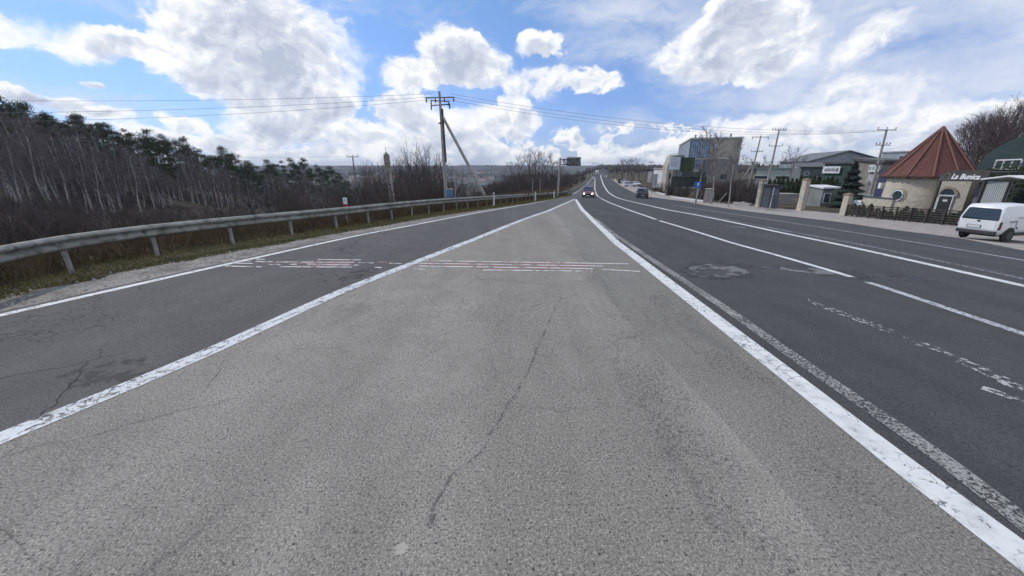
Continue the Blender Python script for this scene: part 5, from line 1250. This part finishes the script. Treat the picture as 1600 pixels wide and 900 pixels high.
        MB().tube([(s * .62, 3.24, .72), (s * .62, 3.32, .72)], .12, 12).build('headlight', m_head, root)
    MB().box((0, -.77, .44), (1.56, .16, .18)).build('rear_bumper', m_blackp, root, bevel=.03); MB().box((0, 3.26, .45), (1.5, .14, .25)).build('front_bumper', m_blackp, root, bevel=.03)
    ws = MB(); ws.add([(-.68, 2.5, 1.10), (.68, 2.5, 1.10), (.60, 1.83, 1.64), (-.60, 1.83, 1.64)], [(0, 1, 2, 3)]); ws.v = [(x, y + .02, z + .03) for x, y, z in ws.v]; ws.build('windscreen', m_glass, root).modifiers.new('s', 'SOLIDIFY').thickness = .02
    mb = MB(); mb.box((0, 1.2, .36), (1.3, 3.6, .2)); mb.build('underbody', m_black, root)
    wheels(root, 1.79, 2.68, 0, .33, m_rim_d)
van()

# ------------------------------------------------------------------ signs, lamps and small things
def kmpost():
    Y = bp(548, 355).y + 1.0; q = PT(540.5, 325, Y); g = G(q.x, q.y); root = empty('marker_post', (q.x, q.y, g), 0, 'white kilometre marker with a red lower band behind the guardrail', 'marker post'); z1 = PT(540.5, 309, Y).z - g; w = .16
    MB().box((0, 0, z1 - .13), (w, .06, .26)).build('plate', m_white, root, bevel=.01); MB().box((0, 0, z1 - .34), (w, .055, .15)).build('red_band', m_redp, root); MB().box((0, 0, (z1 - .42) / 2), (w * .6, .05, z1 - .42)).build('post', m_conc, root)
    mk = MB(); mk.box((-.02, -.035, z1 - .10), (.03, .01, .05)); mk.box((.03, -.035, z1 - .10), (.03, .01, .05)); mk.build('digits', M('faded_digits', (.35, .35, .36), (.45, .45, .45), 5, .6), root)
kmpost()
for px, py, lab in ((771.5, 304, 'short white delineator right of the slanting brace'), (836.5, 302, 'short white delineator under the two-legged dark sign'), (866, 299.5, 'short white delineator at the foot of the gantry')):
    Y = lerp([(740, 26), (771, 29), (836, 40), (866, 50)], px) + 2; q = PT(px, py, Y); g = G(q.x, q.y); root = empty('delineator', (q.x, q.y, g), 0, lab, 'delineator'); hh = q.z - g + .15
    MB().box((0, 0, hh / 2), (.14, .1, hh), top=.85).build('post', m_white, root, bevel=.01); MB().box((0, -.055, hh - .16), (.1, .01, .12)).build('reflector', m_redp if px == 866 else m_conc, root)
def gantry():
    Y = 62; b_ = PT(871, 308, Y); x0 = XL(Y) - 1.2; g = G(b_.x, Y); root = empty('cantilever_gantry', (b_.x, Y, g), 0, 'cantilever sign gantry with truss arm reaching over the far road', 'gantry'); O = Vector(root.location)
    tp = PT(875.5, 246, Y); MB().tube([(0, 0, -.2), tp - O], [.16, .13], 10).build('pole_shaft', m_conc, root, smooth=True)
    a0, a1 = PT(875, 249.5, Y), PT(907, 247.5, Y); c0, c1 = PT(875, 257, Y), PT(907, 257.5, Y); mb = MB()
    mb.tube([a0 - O, a1 - O], .07, 5); mb.tube([c0 - O, c1 - O], .07, 5)
    for i in range(7): t = i / 6; mb.tube([a0.lerp(a1, t) - O, c0.lerp(c1, t) - O], .045, 4)
    for i in range(6):
        p, q = (a0.lerp(a1, i / 6), c0.lerp(c1, (i + 1) / 6)) if i % 2 else (c0.lerp(c1, i / 6), a0.lerp(a1, (i + 1) / 6)); mb.tube([p - O, q - O], .04, 4)
    mb.build('truss_arm', m_iron, root)
    s0, s1 = PT(886, 247, Y + .3), PT(907, 258, Y + .3); c = (s0 + s1) / 2 - O; MB().box(c, (s1.x - s0.x, .08, abs(s0.z - s1.z) + .3)).build('sign_panel', M('sign_back_aluminium', (.30, .33, .33), (.24, .26, .26), 2, .5), root)
gantry()
def twosign():
    Y = 52; q = PT(838, 300, Y); g = G(q.x, Y); root = empty('road_sign', (q.x, Y, g), R(8), 'back of a dark road sign on two thin posts behind the rail', 'sign'); O = Vector(root.location)
    zt_, zb = PT(838, 279, Y).z - g, PT(838, 285, Y).z - g; MB().box((0, 0, (zt_ + zb) / 2), (1.9, .06, zt_ - zb)).build('panel', m_iron, root, bevel=.02)
    for px in (832, 844): x = PT(px, 290, Y).x - q.x; MB().tube([(x, -.05, -.2), (x, -.05, zt_)], .045, 8).build('post', m_post, root)
twosign()
def thinpost():
    Y = 36; q = PT(711.5, 300, Y); g = G(q.x, Y); root = empty('thin_post', (q.x, Y, g), 0, 'thin pale post with a small foot right of the braced pole', 'post'); z = PT(711, 268, Y).z - g
    MB().tube([(0, 0, -.2), (-.02, 0, z)], .045, 8).build('shaft', m_conc, root); MB().tube([(0, 0, .3), (-.5, 0, 1.1)], .035, 6).build('stay', m_iron, root)
    q = PT(703, 302, 37); g = G(q.x, 37); root = empty('blue_cabinet', (q.x, 37, g), R(10), 'faded blue metal cabinet at the foot of the braced pole', 'cabinet'); hh = max(.6, PT(703, 296, 37).z - g)
    mbl = M('faded_blue_metal', (.10, .20, .38), (.14, .24, .40), 2, .6); MB().box((0, 0, hh / 2), (.62, .5, hh)).build('body', mbl, root, bevel=.02); MB().box((0, 0, hh + .03), (.7, .58, .06), top=.9).build('lid', m_conc, root); MB().box((.0, -.27, hh * .5), (.5, .02, hh * .8)).build('door', mbl, root)
thinpost()
def bluesign():
    q = PT(1088, 305, 47); g = G(q.x, 47); root = empty('road_sign', (q.x, 47, g), R(-12), 'blue square road sign with a white emblem by the birches', 'sign'); z0, z1 = PT(1088, 293.5, 47).z - g, PT(1088, 284, 47).z - g; w = .78
    MB().box((0, 0, (z0 + z1) / 2), (w, .04, z1 - z0)).build('panel', M('blue_sign_face', (.02, .16, .55), (.02, .13, .48), 3, .4), root, bevel=.01)
    mk = MB(); c = (z0 + z1) / 2; mk.tube([(.08, -.035, c + .16), (-.06, -.035, c - .18)], .05, 6); mk.disc((.05, -.03, c + .1), .13, (0, 1, 0), 14, .02); mk.build('emblem', m_white, root)
    MB().tube([(0, .05, -.2), (0, .05, z0)], .035, 8).build('post', m_post, root)
bluesign()
def lamp(px, top, Y, label, arm=1.8):
    q = PT(px, top, Y); g = G(q.x, Y); root = empty('street_lamp', (q.x, Y, g), 0, label, 'street lamp'); z = q.z - g
    MB().tube([(0, 0, -.2), (0, 0, z)], [.12, .07], 8).build('pole_shaft', m_conc, root); MB().tube([(0, 0, z - .1), (arm * .5, 0, z + .1), (arm, 0, z + .1)], .05, 5).build('arm', m_iron, root); MB().box((arm + .3, 0, z + .08), (.7, .25, .12)).build('lamp_head', m_whitep, root)
lamp(925, 255.5, 175, 'street lamp with a short arm left of the far road')
lamp(1047.5, 241, 92, 'street lamp rising over the white billboard', 1.4)
def ruin():
    q = bp(1106, 317); root = empty('concrete_shelter', q, R(40), 'small tapered concrete hut with a pale framed doorway at the verge', 'hut'); h = PT(1110, 295, q.y).z - q.z; w = PT(1115, 317, q.y).x - PT(1097, 317, q.y).x; w *= .62
    MB().box((0, 0, h / 2), (w, w, h), top=.86).build('wall', m_conc_d, root); MB().box((0, 0, h + .02), (w * .98, w * .98, .1), top=.9).build('roof', m_conc, root)
    f = MB(); f.box((-w * .2, -w / 2 - .03, h * .36), (.09, .1, h * .72)); f.box((w * .22, -w / 2 - .03, h * .36), (.09, .1, h * .72)); f.box((.01, -w / 2 - .03, h * .73), (w * .52, .1, .1)); f.build('door_frame', m_whitep, root)
    MB().box((.01, -w / 2 + .02, h * .35), (w * .36, .06, h * .7)).build('doorway', m_iron, root)
ruin()
def block():
    a, b = bp(1138, 320.5), bp(1170, 322); a.x += .6; d = b - a; W = Vector((d.x, d.y)).length; o = MB(); o.box((W / 2, .3, .2), (W, .55, .5)); o.box((W * .55, .3, .5), (W * .2, .3, .2)); o = o.build('concrete_block', m_conc, bevel=.03); o.location = a; o.rotation_euler = (0, 0, math.atan2(d.y, d.x)); tag(o, 'long low concrete block between the hut and the gate', 'block')
    a, b = bp(1122, 317), PT(1135.5, 301.5, bp(1122, 317).y); mb = MB(); mb.tube([(0, 0, 0), b - a], .07, 4); o = mb.build('leaning_beam', m_conc, bevel=.01); o.location = a; tag(o, 'slanting concrete beam leaning beside the small hut', 'beam')
    a, b = bp(1194, 328), bp(1257, 332); d = b - a; W = Vector((d.x, d.y)).length; o = MB(); o.box((W / 2, .35, .05), (W, .6, .16)); o = o.build('gate_step', m_conc_d, bevel=.01); o.location = a; o.rotation_euler = (0, 0, math.atan2(d.y, d.x)); tag(o, 'dark low concrete step in front of the gate', 'step')
    for p0, p1, lab in (((1022, 301), (1037, 304.5), 'short far piece of white kerb along the right verge'), ((1045, 308), (1097, 315.3), 'long nearer piece of white kerb along the right verge')):
        a, b = bp(*p0), bp(*p1); a.x += .4; b.x += .4; d = b - a; W = d.length; o = MB(); o.box((W / 2, 0, .06), (W, .22, .34)); o = o.build('kerb_stone', m_whitep, bevel=.01); o.location = a; o.rotation_euler = (0, -math.asin(d.z / W), math.atan2(d.y, d.x)); tag(o, lab, 'kerb')
    q = bp(967, 286.5); root = empty('green_bin', q, 0, 'narrow dark green bin standing at the verge left of the parked cars', 'bin'); MB().box((0, 0, .75), (.75, .7, 1.5), top=1.1).build('body', m_grn, root); MB().box((0, 0, 1.55), (.9, .85, .1)).build('lid', m_grn, root)
block()
# far town in the valley
def town():
    protos = []
    for k, (wm, rm) in enumerate(((m_whitep, M('far_grey_roof', (.25, .25, .25), (.2, .2, .2), .3, .8)), (M('cream_wall', (.52, .47, .38), (.45, .42, .35), .3, .8), M('far_red_roof', (.24, .12, .09), (.2, .1, .08), .3, .8)), (m_whitep, M('far_brown_roof', (.16, .12, .10), (.12, .1, .09), .3, .8)))):
        root = empty('village_house'); MB().box((0, 0, 2.5), (14, 9, 7)).build('wall', wm, root); MB().prism([(-5.2, 5.9), (5.2, 5.9), (0, 9.2)], -7.6, 7.6, 'x').build('roof', rm, root)
        w = MB(); 
        for x in (-4, 0, 4): w.box((x, -4.55, 3), (1.6, .1, 1.8))
        w.build('window', m_glass, root); protos.append(root)
    rnd = random.Random(3); used = set()
    for i in range(85):
        px = rnd.uniform(548, 770); py = rnd.choice([rnd.uniform(268, 287), rnd.gauss(281, 2)]); d = pxdir(px, py)
        Y = lerp([(266, 2200), (272, 1700), (278, 1250), (283, 900), (288, 700)], py); x = Y * d.x / d.y; z = G(x, Y)
        p = rnd.choice(protos)
        o = p if p.name not in used else copy_tree(p); used.add(p.name); s = rnd.uniform(.8, 1.6); o.location = (x, Y, z); o.scale = (s, s, s); o.rotation_euler = (0, 0, rnd.uniform(-.6, .6)); tag(o, 'tiny pale house of the distant town in the valley', 'house', 'houses of the distant town')
town()
# distant wood on the skyline: too many trees to count
def farwood():
    mb = MB(); rnd = random.Random(9)
    for i in range(9000):
        az = rnd.uniform(-34, 3) if i > 5200 else rnd.uniform(-52, 40); r = rnd.uniform(1500, 3100) if az < 3 else rnd.uniform(520, 2300); x, y = r * math.sin(R(az)), r * math.cos(R(az))
        if abs(x - xa(y)) < 11 and y < 900: continue
        z = G(x, y); h = rnd.uniform(6, 12); w = rnd.uniform(5, 13)
        if rnd.random() > .5 + noise.noise((x / 160, y / 160, 4)): continue
        vs = [(x + math.cos(a) * w * rnd.uniform(.4, .6), y + math.sin(a) * w * rnd.uniform(.4, .6), z + h * .45) for a in (0, 1.25, 2.5, 3.8, 5)] + [(x + rnd.gauss(0, 1), y, z + h), (x, y, z - 1)]
        mb.add(vs, [(k, (k + 1) % 5, 5) for k in range(5)] + [((k + 1) % 5, k, 6) for k in range(5)])
    tag(mb.build('distant_wood', M('far_trees', (.05, .045, .035), (.07, .058, .045), .02, .95)), 'dark wooded hills along the skyline', 'wood', kind='stuff')
farwood()
# ------------------------------------------------------------------ air
def haze():
    t = bpy.data.materials.new('air'); t.use_nodes = True; nt = t.node_tree; nt.nodes.clear(); o = nt.nodes.new('ShaderNodeOutputMaterial'); v = nt.nodes.new('ShaderNodeVolumePrincipled')
    v.inputs['Color'].default_value = (.80, .88, 1, 1); v.inputs['Density'].default_value = .00014; v.inputs['Anisotropy'].default_value = .2; nt.links.new(v.outputs[0], o.inputs['Volume'])
    mb = MB(); mb.box((0, 0, 8), (11800, 11800, 130)); tag(mb.build('haze', t), 'thin pale air over the whole valley', 'haze', kind='stuff')
haze()
